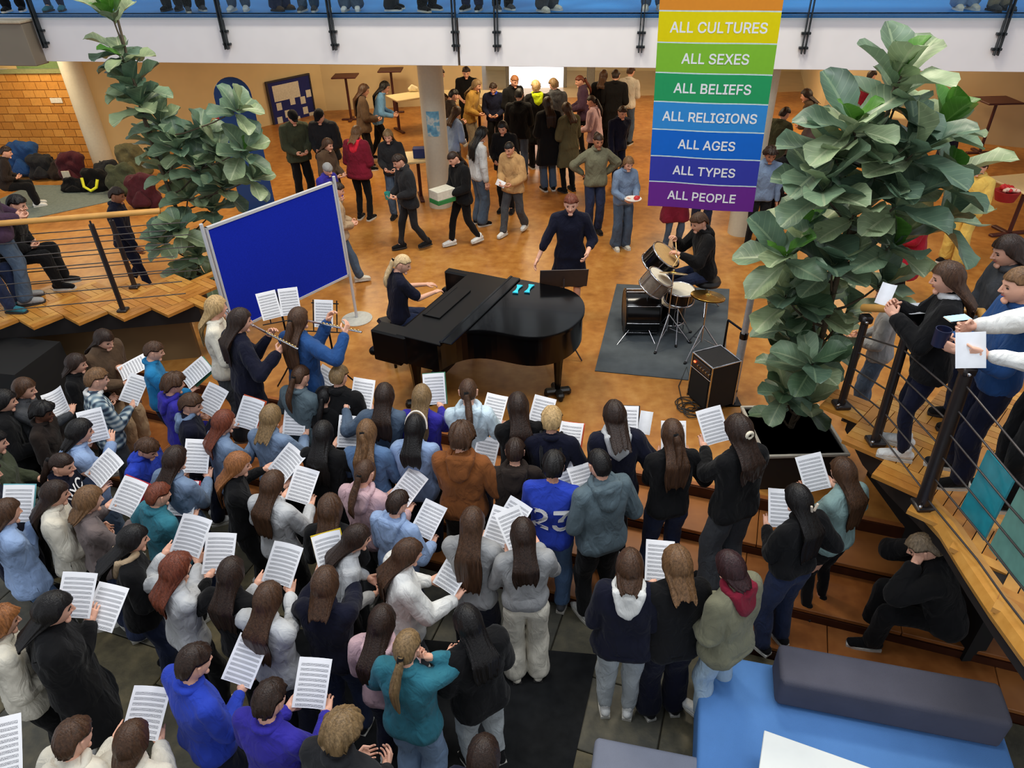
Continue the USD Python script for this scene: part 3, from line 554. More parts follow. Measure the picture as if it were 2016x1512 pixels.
def build_person(i, d):
    rng = np.random.default_rng(1000 + i).random(8); s = d["h"] / 1.7; fem = d["hair"].split()[0] in ("long", "wavy", "pony", "half", "bun", "bob")
    sw = .152 if fem else .17; fat = d["fat"]
    lean = math.radians(d["lean"]); hipz = .90 if d["sit"] is None else d["sit"] / s + .10
    T = lambda p: rotx(-lean) @ (np.asarray(p, float) - [0, 0, .90]) + [0, 0, hipz]
    necktop = T((0, .008, 1.485)); HR = rotz(-math.radians(d["hy"])) @ rotx(-math.radians(d["hp"])); hc = necktop + HR @ np.array([0, .022, .098])
    # ---- where it stands
    z = d["z"]; f = d["f"]
    if d["xy"] is not None: x, y = d["xy"]; z = floor_z(x, y) if z is None else z; loc = np.array([x, y, z])
    elif d["feet"] is not None: z = 0. if z is None else z; loc = at(*d["feet"], z)
    else:
        for zz in ((0., -.13, -.26, -.39, -.52) if z is None else (z,)):     # the step on which the figure stands
            loc = at(d["px"], d["py"], zz + hc[2] * s)
            ff = math.atan2(.85 - loc[0], 8.4 - loc[1]) if f is None else math.radians(f)
            o = rotz(-ff) @ (hc * s); loc = loc - [o[0], o[1], 0]; loc[2] = zz
            if floor_z(loc[0], loc[1]) >= zz - .005: break
    ff = math.atan2(.85 - loc[0], 8.4 - loc[1]) if f is None else math.radians(f)
    RZ = rotz(-ff); toL = lambda w: (RZ.T @ (np.asarray(w, float) - loc)) / s; toW = lambda q: loc + RZ @ (np.asarray(q, float) * s)
    far = np.linalg.norm(loc - EYE) > 10.5; ln = .055 if far else .04
    # ---- skeleton (at 1.7 m)
    sh = [T((q * sw, -.008, 1.372)) for q in (-1, 1)]; hip = [np.array([q * .085, 0, hipz - .03]) for q in (-1, 1)]
    arms = d["arms"] or ("read" if d["paper"] else "down"); hand_kind = ["relax", "relax"]; tg = [None, None]; hd = [None, None]; hn = [None, None]
    who = d["label"].split(",")[0]; pap = None
    if d["paper"]:
        pp = d["paper"]; ang = math.radians(pp[2]) if len(pp) > 2 else 0.; C = toW(T((0, .34, 1.20)))
        r = unit(ray(pp[0], pp[1])); Pw = EYE + r * ((C - EYE) @ r); q = toL(Pw); ch = T((0, .0, 1.2)); dd = q - ch
        if np.linalg.norm(dd) > .60: q = ch + dd * .60 / np.linalg.norm(dd); Pw = toW(q)
        n = unit(unit(toW(hc) - Pw) * .8 + unit(EYE - Pw) * .75); up = math.cos(ang) * UP + math.sin(ang) * RT
        pap = paper_sheet(Pw, n, up, who, folder=pp[3] if len(pp) > 3 else None, bend=.01 + .02 * rng[5])
        rl, ul, nl = (RZ.T @ pap[k] for k in (1, 2, 3)); rl, ul, nl = rl, ul, nl
        base = q
        if arms == "read":
            for k, sg in enumerate((-1, 1)):
                edge = rl * sg if (rl[0] > 0) == True or abs(rl[0]) < .3 else -rl * sg
                tg[k] = base + edge * .100 / s - ul * (.085 + .05 * rng[6]) / s - nl * .03 / s - edge * 0 ; hd[k] = unit(ul * .8 + np.array([0, .6, .1]) - edge * .5); hn[k] = -nl; hand_kind[k] = "grip"
                tg[k] = tg[k] - hd[k] * .07
        elif arms in ("read1", "readl"):
            k = 1 if arms == "read1" else 0; sg = 1 if k else -1
            tg[k] = base - ul * .13 / s + rl * sg * .05 - nl * .03; hd[k] = unit(ul + np.array([0, .5, 0])); hn[k] = -nl; hand_kind[k] = "grip"; tg[k] = tg[k] - hd[k] * .06
    pre = dict(down=((.25, .05, .80),) * 2, front=((.10, .24, 1.02),) * 2, hips=((.19, -.05, 1.0),) * 2, cross=((-.10, .20, 1.16),) * 2, rail=((.22, .42, 1.10),) * 2, pocket=((.20, .12, .90),) * 2, phone=((.06, .34, 1.24),) * 2, hold=((.12, .30, 1.05),) * 2, walk=((.22, .16, .86),) * 2, back=((.08, -.20, .92),) * 2, up=((.30, .30, 1.30),) * 2)
    for k, sg in enumerate((-1, 1)):
        o = d["rh"] if k else d["lh"]
        if o is not None: tg[k] = np.array(o[:3], float); hand_kind[k] = o[3] if len(o) > 3 else "grip"; hd[k] = None
        if tg[k] is None:
            a = pre.get(arms, pre["down"])[k]; p = np.array([a[0] * sg + .02 * (rng[k] - .5), a[1] + .05 * (rng[k + 2] - .5), a[2]])
            if arms == "walk": p[1] = .20 if k else -.18
            tg[k] = p + (T(p) - p) * (.6 if arms != "rail" else 1) if d["sit"] is None else p + [0, 0, hipz - .90]
            if arms in ("front", "hold", "phone", "rail", "hips"): hand_kind[k] = "grip"
    el, wr = [], []
    for k, sg in enumerate((-1, 1)):
        e, w = ik(sh[k], tg[k], .29, .255, (sg * .55, -.6 if arms != "hips" else -.2, -.8) if d["pol"] is None else (sg * d["pol"][0], d["pol"][1], d["pol"][2])); el.append(e); wr.append(w)
    kn, an, fd = [], [], []
    for k, sg in enumerate((-1, 1)):
        if d["sit"] is None:
            a = np.array([sg * (.085 + .03 * rng[3]), d["step"] * (sg if rng[4] > .0 else -sg) - .01, .085 + (.05 if d["step"] and sg < 0 else 0)])
        else: a = np.array([sg * .10, .42, .085])
        kk, a = ik(hip[k], a, .405, .392 if d["sit"] is None else .40, (sg * .12, 1, .1)); kn.append(kk); an.append(a); fd.append(sg * .12)
    # ---- body: one continuous figure
    B = [hull((T((-.07, 0, .92)), .085), (T((.07, 0, .92)), .085), (T((-.05, 0, 1.08)), .075), (T((.05, 0, 1.08)), .075)), hull((T((-.05, 0, 1.08)), .075), (T((.05, 0, 1.08)), .075), (T((-.07, -.005, 1.27)), .085), (T((.07, -.005, 1.27)), .085)),
         hull((T((-.07, -.005, 1.27)), .085), (T((.07, -.005, 1.27)), .085), (sh[0], .042), (sh[1], .042), (T((0, -.012, 1.43)), .05)), hull((T((0, -.012, 1.41)), .054), (necktop, .050), (hc - HR @ np.array([0, .02, .03]), .045))]
    for k in (0, 1):
        B += [hull((sh[k], .046), (el[k], .036)), hull((el[k], .037), (wr[k], .025)), hull((hip[k], .075), (kn[k], .048)), hull((kn[k], .048), (an[k], .034)), hull((an[k], .034), (an[k] + [0, .10, -.05], .025))]
    v, fc = arr(union(B).refine_to_length(.05 if not far else .08)); v = taubin(v, fc, 3)
    body = M(m3.Mesh(v.astype(np.float32), fc.astype(np.uint32)))
    hm = (HEAD_COVERED if d["hair"].split()[0] in ("long", "half", "bob", "wavy", "beanie") else HEAD).transform(np.c_[HR, hc])
    hs = []
    for k, sg in enumerate((-1, 1)):
        y = unit(wr[k] - el[k]) if hd[k] is None else unit(unit(hd[k]) + .25 * unit(wr[k] - el[k]))
        n0 = np.array([-sg * .9, .1, .15]) if hn[k] is None else hn[k]
        if arms in ("front", "hold", "phone") and hn[k] is None: n0 = np.array([-sg * .6, -.2, .8])
        if arms in ("rail", "piano", "drum") : n0 = np.array([0, .2, -1.])
        zz = -unit(n0 - y * (n0 @ y)); xx = np.cross(y, zz)
        Rm = np.stack([xx, y, zz], 1)
        hb = HANDS[hand_kind[k]]
        if sg < 0: hb = hb.mirror((1, 0, 0))
        hs.append(hb.transform(np.c_[Rm, wr[k]]))
    try: bm = union([body, hm] + hs)
    except Exception: bm = union([body, hm])
    bt = tri(bm); bt = trimesh.Trimesh(np.asarray(bt.vertices) * s, bt.faces, process=False)
    cat_ = "person"
    root = thing("person", d["label"], cat_, loc, -math.degrees(ff), group=d["grp"])
    part(root, "body", bt, skin(d["sk"]), True)
    # ---- face
    fw = RZ @ HR @ np.array([0, 1., 0]); tocam = unit(EYE - toW(hc))
    if fw @ tocam > -.25:
        for q in (-1, 1):
            e = hull(((q * .032 - .009, .0765, .006), .0045), ((q * .032 + .009, .0765, .006), .0045), ((q * .032, .0805, .007), .0062), s=S0)
            part(root, "eye", xf(e, HR * s, hc * s), EYE_M(), True)
            part(root, "eyebrow", xf(hull(((q * .018, .089, .024), .0028), ((q * .034, .0885, .028), .0032), ((q * .048, .079, .025), .0024), s=S0), HR * s, hc * s), hairmat(d["hair"].split()[1]), True)
        part(root, "mouth", xf(hull(((-.020, .081, -.052), .0045), ((0, .093, -.050), .0055), ((.020, .081, -.052), .0045), ((0, .091, -.056), .005), s=S0), HR * s, hc * s), LIP_M(), True)
    # ---- clothes
    tk, tc = d["top"].split()[:2]; tcol = tc
    bulk = dict(jacket=.022, puffer=.034, coat=.028, hoodie=.012, vest=.012).get(tk, .008) + .006 + .012 * (fat - 1); hem = dict(coat=.52, dress=.50, jacket=.80, puffer=.80, crop=.95, skirtdress=.56).get(tk, .84)
    if d["sit"] is not None: hem = max(hem, .84)
    zb = .90; wd = .066 * fat; rr = .098 * (.94 if fem else 1.02) * (1 + .25 * (fat - 1)) + bulk
    hemw = dict(dress=.10, coat=.09, skirtdress=.10).get(tk, .075) * fat
    lo = max(hem, .84); cen = T
    L = [hull((T((-wd, 0, lo + .06)), rr + .022), (T((wd, 0, lo + .06)), rr + .022), (T((-wd * .92, 0, 1.06)), rr - .004), (T((wd * .92, 0, 1.06)), rr - .004)),
         hull((T((-wd * .92, 0, 1.06)), rr - .004), (T((wd * .92, 0, 1.06)), rr - .004), (T((-wd * 1.15, -.004, 1.27)), rr + .004), (T((wd * 1.15, -.004, 1.27)), rr + .004)),
         hull((T((-wd * 1.15, -.004, 1.27)), rr + .004), (T((wd * 1.15, -.004, 1.27)), rr + .004), (sh[0], .058 + bulk), (sh[1], .058 + bulk), (T((0, -.012, 1.432)), .058 + bulk * .6))]
    if hem < .84:
        sit_dn = lambda p: np.array([p[0], p[1], p[2] - .90 + hipz])
        L.append(hull((T((-wd, 0, .92)), rr), (T((wd, 0, .92)), rr), (sit_dn((-hemw, 0, hem + .05)), rr + .03), (sit_dn((hemw, 0, hem + .05)), rr + .03)))
    short = tk in ("tee", "jersey", "vest")
    for k in (0, 1):
        e2 = el[k] if not short else sh[k] + (el[k] - sh[k]) * .78
        L.append(hull((sh[k], .064 + bulk), (e2, .055 + bulk)))
        if not short: L.append(hull((el[k], .055 + bulk), (el[k] + (wr[k] - el[k]) * d["cuff"], .038 + bulk * .7 + .012 * (.88 - d["cuff"]))))
    tm = union(L); hz = hipz - .90 + hem
    tm = tm.trim_by_plane((0, 0, 1), hz) if d["sit"] is None else tm
    post = None
    if tk == "puffer":
        def post(v): return v + vnorm_cache(v) * 0
    tmesh = finish(tm, ln * .85, 3, .030 if tk not in ("puffer",) else .010, seed=i)
    if tk == "puffer":
        v = np.array(tmesh.vertices); v = v + vnorm(v, tmesh.faces) * (.012 * np.abs(np.sin(v[:, 2] * np.pi / .10)) - .006)[:, None]; tmesh = trimesh.Trimesh(v, tmesh.faces, process=False)
    tv = np.array(tmesh.vertices) * s
    nm = dict(hoodie="hoodie", jacket="jacket", puffer="puffer_jacket", coat="coat", dress="dress", skirtdress="dress", tee="shirt", jersey="jersey", vest="waistcoat").get(tk, "sweater")
    tp = part(root, nm, trimesh.Trimesh(tv, tmesh.faces, process=False), cloth(tcol) if tcol != "plaid" else PLAID(), True)
    back = float(T((0, -rr - .004, 1.27))[1]); nb = T((0, -.012, 1.44))
    hk = d["hood"] or (tcol if tk == "hoodie" else None)
    if hk:
        Lh = []
        A = np.radians(np.linspace(-140, 140, 9)); ring = [nb + np.array([math.sin(a) * .098, -math.cos(a) * .088 - .008, .022 - .02 * math.cos(a)]) for a in A]
        for a, b in zip(ring[:-1], ring[1:]): Lh.append(hull((a, .030), (b, .030), s=S0))
        Lh.append(hull((nb + [-.085, -.070, .02], .034), (nb + [.085, -.070, .02], .034), (nb + [-.05, -.115, -.11], .030), (nb + [.05, -.115, -.11], .030), (nb + [0, -.115, -.16], .028)))
        hmsh = finish(union(Lh), .03, 4, .016, (16, 16, 12), i + 7)
        part(root, "hood", trimesh.Trimesh(np.array(hmsh.vertices) * s, hmsh.faces, process=False), cloth(hk), True, label=None if hk == tcol else "hood of another colour")
        back -= .0
    elif tk in ("jacket", "coat", "puffer", "sweater", "crop", "dress", "skirtdress"):
        A = np.radians(np.linspace(-180, 180, 17)); ring = np.array([nb + np.array([math.sin(a) * .070, -math.cos(a) * .066 + .006, .016 - .014 * math.cos(a) * -1]) for a in A])
        part(root, "collar", xf(tube(ring, .017 + bulk * .5, 8), np.eye(3) * s), cloth(d["shirt"] or (tcol if tcol != "plaid" else "white")), True)
    # ---- legs
    lk, lc = d["leg"].split()[:2]
    if lk != "bare":
        hr_, kr, ar = dict(jeans=(.098, .078, .074), slim=(.092, .062, .050), sweats=(.104, .088, .062), wide=(.100, .092, .104), tights=(.086, .054, .040)).get(lk, (.098, .078, .07))
        L = [hull((T((-.066, 0, .93)), .088 * fat), (T((.066, 0, .93)), .088 * fat), (hip[0] + [0, 0, .01], .092), (hip[1] + [0, 0, .01], .092))]
        for k in (0, 1): L += [hull((hip[k], hr_), (kn[k], kr)), hull((kn[k], kr), (an[k] + (kn[k] - an[k]) * .06, ar))]
        lm = union(L); lm = lm.trim_by_plane((0, 0, 1), .035)
        lmesh = finish(lm, ln + .004, 3, .026, (8, 8, 6), i + 3)
        part(root, "leggings" if lk == "tights" else "trousers", trimesh.Trimesh(np.array(lmesh.vertices) * s, lmesh.faces, process=False), cloth(lc), True)
    for k in (0, 1):
        q = an[k] - [0, 0, .085]; Rf = rotz(-fd[k])
        sm_ = union([hull(((0, -.055, .055), .040), ((0, .02, .060), .043), ((-.012, .12, .042), .032), ((.010, .155, .036), .026), ((-.02, .15, .036), .024), s=S1), hull(((0, -.02, .06), .042), ((0, -.015, .11), .046), s=S1)]).trim_by_plane((0, 0, 1), .022)
        sole = M.hull_points(np.array([[x_, y_, z_] for z_ in (0, .026) for x_, y_ in ((-.036, -.085), (.036, -.085), (.046, .0), (-.046, .0), (-.046, .12), (.040, .11), (.022, .178), (-.028, .185))]))
        sp_ = part(root, "shoe", xf(sm_, Rf * s, q * s), cloth(d["shoe"]) if d["shoe"] != "none" else skin(d["sk"]), True)
        part(sp_, "sole", xf(sole, Rf * s, q * s), mat("sole_light", (205, 202, 192), rough=.7) if d["shoe"] in ("white", "cream", "grey", "dgrey", "black", "pink") and rng[7] > .3 or d["shoe"] == "white" else mat("sole_dark", (40, 38, 38), rough=.7), 30)
    # ---- hair or cap
    hs_, hcol = d["hair"].split()[:2]
    if hs_ == "cap":
        hmz, _ = hair_mesh("crop", HR, hc, rng, back, float(sh[0][2]), 1)
        part(root, "hair", xf(hmz, np.eye(3) * s), hairmat(hcol), True)
        cp = union([hull(((0, -.03, .05), .085), ((0, .02, .045), .086), ((0, 0, .07), .072)).trim_by_plane((0, 0, 1), .03), hull(((-.05, .08, .04), .008), ((.05, .08, .04), .008), ((-.03, .15, .03), .007), ((.03, .15, .03), .007), s=S0)])
        part(root, "cap", xf(cp, HR * s, hc * s), cloth("black"), True)
    elif hs_ == "beanie":
        cp = hull(((0, -.025, .055), .092), ((0, .015, .05), .090), ((0, -.01, .08), .080)).trim_by_plane((0, 0, 1), .0)
        part(root, "beanie", xf(cp, HR * s, hc * s), cloth(hcol), True)
    else:
        hm_, tie = hair_mesh(hs_, HR, hc, rng, back - (.055 if hk else 0) , float(sh[0][2]), d["wig"])
        hp_ = part(root, "hair", xf(hm_, np.eye(3) * s), hairmat(hcol), True)
        if tie is not None: part(hp_, "hair_tie", xf(tie, np.eye(3) * s), cloth("black"), True)
    d.update(root=root, loc=loc, RZ=RZ, s=s, hc=toW(hc), wr=[toW(w) for w in wr], T=T, toW=toW, HR=HR, back=back, rr=rr)
    return d
def PLAID():
    if "plaid" in _mats: return _mats["plaid"]
    nodes = {"tc": ("texture_coordinate", {}), "a": ("wave_texture", {"bands_direction": "x", "scale": 5.2}), "b": ("wave_texture", {"bands_direction": "z", "scale": 5.2}), "c": ("wave_texture", {"bands_direction": "y", "scale": 5.2}), "m": ("math", {"math_type": "add"}), "m2": ("math", {"math_type": "multiply", "value2": .5}),
             "r": ("rgb_ramp", {"ramp": [(.15, lin((44, 58, 78))), (.5, lin((110, 132, 146))), (.9, lin((206, 214, 210)))]}), "p": ("principled_bsdf", {"roughness": .9})}
    _mats["plaid"] = usdkit.material(stage, "/World/Looks/plaid", nodes, [("tc.object", "a.vector"), ("tc.object", "b.vector"), ("a.fac", "m.value1"), ("b.fac", "m.value2"), ("m.value", "m2.value1"), ("m2.value", "r.fac"), ("r.color", "p.base_color")], surface="p.BSDF"); return _mats["plaid"]
# ================================================================== people: where the photograph has them (head centre), who, hair, clothes, pose
# --- pianist, conductor, drummer
P("pianist with pale ponytail in navy short sleeved blouse, at the piano", 782, 505, 1.66, "pony pale", "tee dnavy", "slim jeans", "black", f=62, sit=.50, arms="piano", xy=(-1.36, 7.62), z=0, rh=(.10, .46, .84, "relax"), lh=(-.16, .46, .84, "relax"), hp=22, hy=25, lean=6)
P("conductor in navy dress with short red hair, arms out behind a music stand", 1124, 402, 1.74, "short red", "dress dnavy", "bare navy", "black", f=188, z=0, rh=(.42, .20, .84, "relax"), lh=(-.22, .26, 1.02, "relax"), hp=10, lean=3, cuff=.42)
P("drummer in black hooded jacket with brown fringe, behind the drum kit", 1408, 478, 1.74, "tuft brown", "hoodie black", "slim jeans", "black", f=-95, sit=.50, arms="drum", xy=(2.60, 8.62), z=0, rh=(.10, .40, 1.0, "grip"), lh=(-.20, .42, .92, "grip"), hp=20, hy=-12, lean=10, fat=1.1)
# --- flautists
P("flautist with long blond hair in cream sweater, leftmost of the three", 425, 606, 1.66, "long blond", "sweater cream", "wide dgrey", "black", f=75, rh=(.16, .22, 1.30, "grip"), lh=(-.02, .26, 1.36, "grip"), hp=10, hy=-30, z=0)
P("flautist with dark brown hair in navy jacket and long skirt, middle of three", 472, 632, 1.70, "long dbrown", "dress dnavy", "tights navy", "black", f=48, rh=(.34, .24, 1.30, "grip"), lh=(.12, .28, 1.38, "grip"), hp=14, hy=10, z=0)
P("flautist in blue sweater dress with half tied brown hair, rightmost of three", 588, 630, 1.68, "half brown", "dress ocean", "tights navy", "black", f=28, rh=(.44, .18, 1.48, "grip"), lh=(.16, .28, 1.50, "grip"), hp=4, hy=0, z=0, wig=1.25)
# --- choir, back rows from the left
P("young woman in brown fleece and corduroy trousers, below the left deck", 205, 668, 1.62, "long dbrown", "jacket brown", "wide beige", "white", f=110, paper=(262, 722, 50), hp=28, lean=6)
P("child with dark brown bob in black top, left under the deck", 150, 716, 1.50, "bob dbrown", "sweater black", "jeans black", f=75, arms="front")
P("boy with fair hair in blue and white plaid shirt, on the left", 190, 748, 1.66, "short lbrown", "sweater plaid", "jeans dgrey", f=48, paper=(263, 766, 18), arms="read1")
P("boy in bright cyan sweatshirt, left beside the orange step", 303, 692, 1.42, "short brown", "sweater cyan", "jeans navy", f=68, paper=(384, 733, 45, "green"), hp=20, z=-.13)
P("boy with brown curls in purple hoodie, at the left steps", 342, 757, 1.52, "curly brown", "hoodie purple", "jeans navy", f=50, arms="front")
P("boy with fringe in navy jacket and pale blue hood, at the left steps", 376, 797, 1.56, "tuft brown", "jacket dnavy", "jeans navy", f=65, hood="greyblue", paper=(417, 788, 28), hy=15)
P("girl with long straight hair in grey cardigan, at the left edge", 48, 765, 1.60, "long brown", "sweater dgrey", "jeans black", f=72, paper=(108, 792, -30), hy=10)
P("child with black curls and turquoise bag strap, at the left edge", 84, 812, 1.48, "curly black", "sweater dbrown", "jeans black", f=80, arms="front", sk="d")
P("girl with black bob in light blue sweater, towards the left", 157, 850, 1.64, "bob black", "sweater lblue", "jeans ljeans", f=52, paper=(183, 838, -15), fat=1.15)
P("boy in royal blue hoodie with light brown curls, leaning forward on the left", 290, 884, 1.50, "tuft brown", "hoodie royal", "jeans navy", f=100, arms="front", lean=14, hp=30)
P("girl with shoulder length dark hair in pale grey blue sweater, left of centre", 345, 905, 1.62, "long dbrown", "sweater greyblue", "jeans jeans", f=28, paper=(387, 898, 4), wig=.75)
P("girl with dark hair pulled back in navy lettered sweatshirt, on the left", 122, 915, 1.58, "pony dbrown", "sweater dnavy", "jeans black", f=80, paper=(204, 922, 40), hy=8)
P("girl with long dark hair in white jacket with collar, far left", 108, 972, 1.60, "long dbrown", "jacket cream", "jeans black", f=62, arms="front")
P("girl with straight light brown hair in taupe sweater, far left", 174, 985, 1.62, "bob lbrown", "sweater taupe", "wide jeans", f=45, paper=(252, 978, 22, "red"))
P("boy with copper red hair in teal patterned jacket, on the left", 312, 976, 1.52, "short red", "jacket teal", "jeans black", f=40, paper=(360, 980, 6, "red"))
P("girl with auburn hair in blue grey sweater and orange folder, left of centre", 440, 832, 1.62, "long red", "sweater greyblue", "jeans black", f=45, paper=(490, 815, 18, "orange"), wig=.7)
P("girl with long ginger hair in black top, left of centre", 468, 915, 1.62, "long ginger", "sweater black", "jeans black", f=70, paper=(563, 912, 40), hy=0)
P("girl in light blue denim jacket with long brown hair, at the left edge", 12, 1010, 1.60, "long brown", "jacket lblue", "wide denim", f=40, paper=(35, 992, 4, "aqua"))
P("girl with brown ponytail in grey green top, in front of the flautists", 592, 742, 1.60, "pony brown", "sweater slate", "jeans jeans", f=28, paper=(636, 752, 32), wig=1.1)
P("boy with short fair brown hair in black jacket, in front of the flautists", 668, 742, 1.58, "short dblond", "jacket black", "jeans black", f=15, arms="front")
P("child with dark ponytail in black, half hidden in front of the flautists", 640, 782, 1.40, "pony black", "sweater black", "jeans black", f=10, arms="front")
P("girl with long dark hair in teal and denim top, near the piano", 757, 780, 1.62, "long dbrown", "sweater bluegrey", "jeans black", f=8, paper=(714, 776, 10))
P("girl with long dark blond hair in royal blue sweater, by the piano leg", 830, 782, 1.60, "long dblond", "sweater purple", "jeans black", f=10, paper=(855, 766, -4, "green"), arms="read1")
P("girl with low brown ponytail in pale icy blue hoodie, by the piano", 922, 772, 1.68, "pony brown", "hoodie pale", "jeans jeans", f=0, paper=(972, 806, 12), wig=1.1)
P("girl with long black brown hair, right of the pale hoodie", 1020, 800, 1.68, "long dbrown", "sweater black", "jeans black", f=-5, paper=(1066, 812, 14), wig=1.15)
P("girl with dark blond bob in grey blue sweater, centre left", 533, 822, 1.62, "bob dblond", "sweater greyblue", "jeans black", f=20, paper=(580, 826, 4), wig=1.3)
P("girl with very long black hair in black top, centre left", 636, 855, 1.62, "long black", "sweater black", "jeans black", f=12, paper=(687, 850, 4), wig=1.15)
P("girl with golden brown half ponytail in denim blue sweater, centre", 722, 852, 1.62, "half lbrown", "sweater denim", "jeans navy", f=5, paper=(757, 866, 18), wig=1.1)
P("girl with black hair and white headband in light blue sweater, centre", 817, 842, 1.62, "long black", "sweater lblue", "jeans navy", f=10, arms="front", wig=.8, fat=1.08)
P("boy in rust brown hoodie with curly brown hair, centre", 909, 862, 1.74, "curly brown", "hoodie rust", "jeans dbrown", f=8, paper=(956, 892, 10), fat=1.1)
P("girl with long brown hair in white sweater, centre left", 537, 955, 1.62, "long brown", "sweater lgrey", "jeans black", f=25, paper=(595, 955, 16), wig=1.1)
P("girl with brown ponytail in dusty pink hoodie, centre", 718, 932, 1.60, "pony brown", "hoodie pink", "jeans dgrey", f=20, paper=(805, 957, 34))
P("girl with brown waves in dark top, centre left", 650, 1003, 1.60, "wavy brown", "sweater black", "jeans black", f=5, arms="front")
P("boy with dark hair in sky blue hoodie, centre", 783, 992, 1.52, "short dbrown", "hoodie lblue", "jeans navy", f=30, paper=(843, 1022, 22), hy=6)
P("blond boy in dark shirt with backpack straps, in front of the piano tail", 1086, 828, 1.62, "tuft blond", "sweater dnavy", "jeans black", f=5, paper=(1122, 862, 6, "orange"))
P("person with dark bob and pale hood over navy jacket, right of the piano foot", 1210, 818, 1.68, "bob dbrown", "jacket dnavy", "jeans black", f=-8, hood="lgrey", paper=(1232, 832, 2, "black"), wig=1.3, fat=1.12)
P("boy with dark brown hair in charcoal brown hoodie, centre", 1014, 890, 1.60, "short dbrown", "hoodie dbrown", "jeans black", f=5, paper=(1040, 890, 8), fat=1.05)
P("boy with black hair in blue football shirt number 23, centre right", 1090, 918, 1.68, "tuft black", "jersey royal", "jeans denim", "dgrey", f=12, paper=(1118, 950, 18), sk="b", hp=16)
P("young man with cropped black hair in grey green hoodie, centre right", 1180, 915, 1.78, "crop black", "hoodie slate", "jeans black", "white", f=-22, paper=(1150, 948, -16), fat=1.1, hp=14)
P("girl with half tied brown hair in black sweater and jeans, right of centre", 1324, 855, 1.70, "half brown", "sweater black", "jeans jeans", "white", f=-6, paper=(1326, 862, 0), wig=1.15)
P("woman with wavy dark hair and white scrunchie in grey trousers, right", 1455, 850, 1.76, "wavy dbrown", "sweater black", "wide dgrey", "black", f=-22, paper=(1404, 838, -16), wig=.95, fat=1.15)
P("girl with claw clip in dark hair and black top, right on the steps", 1572, 985, 1.66, "long black", "crop black", "jeans jeans", "black", f=-25, paper=(1541, 1000, 2), wig=1.15)
P("girl with long brown hair in mint grey top, right on the steps", 1660, 930, 1.62, "long brown", "sweater mint", "tights black", "black", f=-28, paper=(1601, 930, -14), wig=1.2)
# --- front rows
P("girl with black hair in black coat with fur hood, lower left", 262, 1062, 1.62, "long black", "jacket black", "jeans jeans", "black", f=60, hood="beige", arms="front", lean=8)
P("girl with reddish brown waves in pale grey sweater, lower left", 347, 1120, 1.62, "wavy red", "sweater lgrey", "jeans black", f=38, paper=(376, 1056, 20), wig=.8)
P("girl with long black hair, just right of the reddish waves", 455, 1130, 1.62, "long dbrown", "sweater black", "jeans black", f=15, paper=(432, 1090, 8), arms="readl")
P("person with black hair in big black coat, lower left", 105, 1200, 1.76, "long black", "coat black", "jeans black", "black", f=60, paper=(150, 1172, 8), fat=1.3, wig=.5)
P("girl with long auburn hair in white jacket, at the lower left edge", 2, 1225, 1.62, "wavy ginger", "jacket cream", "jeans black", f=50, arms="front")
P("boy with short dark hair in royal blue sweatshirt, front left", 382, 1305, 1.70, "short dbrown", "sweater royal", "jeans navy", f=40, paper=(483, 1300, 16), arms="read1", fat=1.1)
P("boy with short hair in cream jacket, bottom left", 145, 1455, 1.66, "short brown", "jacket cream", "jeans navy", f=20, arms="front", hood="cream")
P("child with smooth brown hair in cream fleece, bottom left", 260, 1460, 1.60, "bob brown", "jacket cream", "jeans navy", f=15, paper=(287, 1405, 14), wig=.7)
P("girl with long brown hair in light grey sweater, front left", 528, 1180, 1.64, "long brown", "sweater lgrey", "jeans navy", f=22, paper=(556, 1112, 18), wig=1.15)
P("girl with brown bob in navy sweater and yellow folder, front", 640, 1150, 1.64, "bob brown", "sweater dnavy", "jeans jeans", "black", f=10, paper=(650, 1090, -14, "yellow"), wig=1.2)
P("girl with dark hair in grey sweatshirt, bending between the rows", 702, 1060, 1.60, "long dbrown", "sweater lgrey", "jeans black", f=70, arms="front", lean=16)
P("girl with long brown hair in white fleece, turned right in the centre", 802, 1090, 1.64, "long brown", "jacket white", "jeans dgrey", "white", f=68, paper=(893, 1125, 25), wig=1.0)
P("girl with very long straight brown hair, centre front", 930, 1030, 1.66, "long brown", "sweater grey", "wide dnavy", "black", f=10, paper=(984, 1036, 16), wig=1.45)
P("girl in grey sweater and cream wide trousers, centre front", 1030, 1052, 1.66, "long dbrown", "crop grey", "wide cream", "cream", f=-4, paper=(1012, 1038, -22), wig=.85)
P("girl with long dark brown hair in pink hoodie, front", 752, 1225, 1.58, "long dbrown", "hoodie pink", "jeans navy", f=15, arms="front", wig=.9)
P("girl with low blond brown ponytail in teal sweater, bottom centre", 802, 1275, 1.66, "pony dblond", "sweater teal", "wide ljeans", "white", f=20, arms="front", rh=(.13, .14, 1.46, "fist"), pol=(.9, .1, -1.2), wig=1.3, fat=1.1, hp=8)
P("girl in black and pink jacket with grey sweatpants, bottom centre", 922, 1225, 1.64, "long black", "jacket black", "sweats sweats", "black", f=-30, arms="front", wig=.95)
P("boy with short dark hair in purple blue sweatshirt, bottom centre left", 532, 1378, 1.68, "short dbrown", "sweater purple", "jeans navy", f=24, paper=(614, 1345, 4), fat=1.08)
P("boy with tousled blond curls in dark grey jacket, bottom", 674, 1440, 1.68, "curly dblond", "jacket char", "jeans black", f=25, arms="front", fat=1.1)
P("person with long dark parted hair, at the bottom edge", 952, 1490, 1.62, "long dbrown", "jacket navy", "jeans black", f=10, arms="down")
P("girl with smooth brown hair and thick white hood, front right", 1240, 1115, 1.66, "bob brown", "jacket dnavy", "sweats sweats", "white", f=8, hood="white", arms="front", wig=.7, fat=1.15)
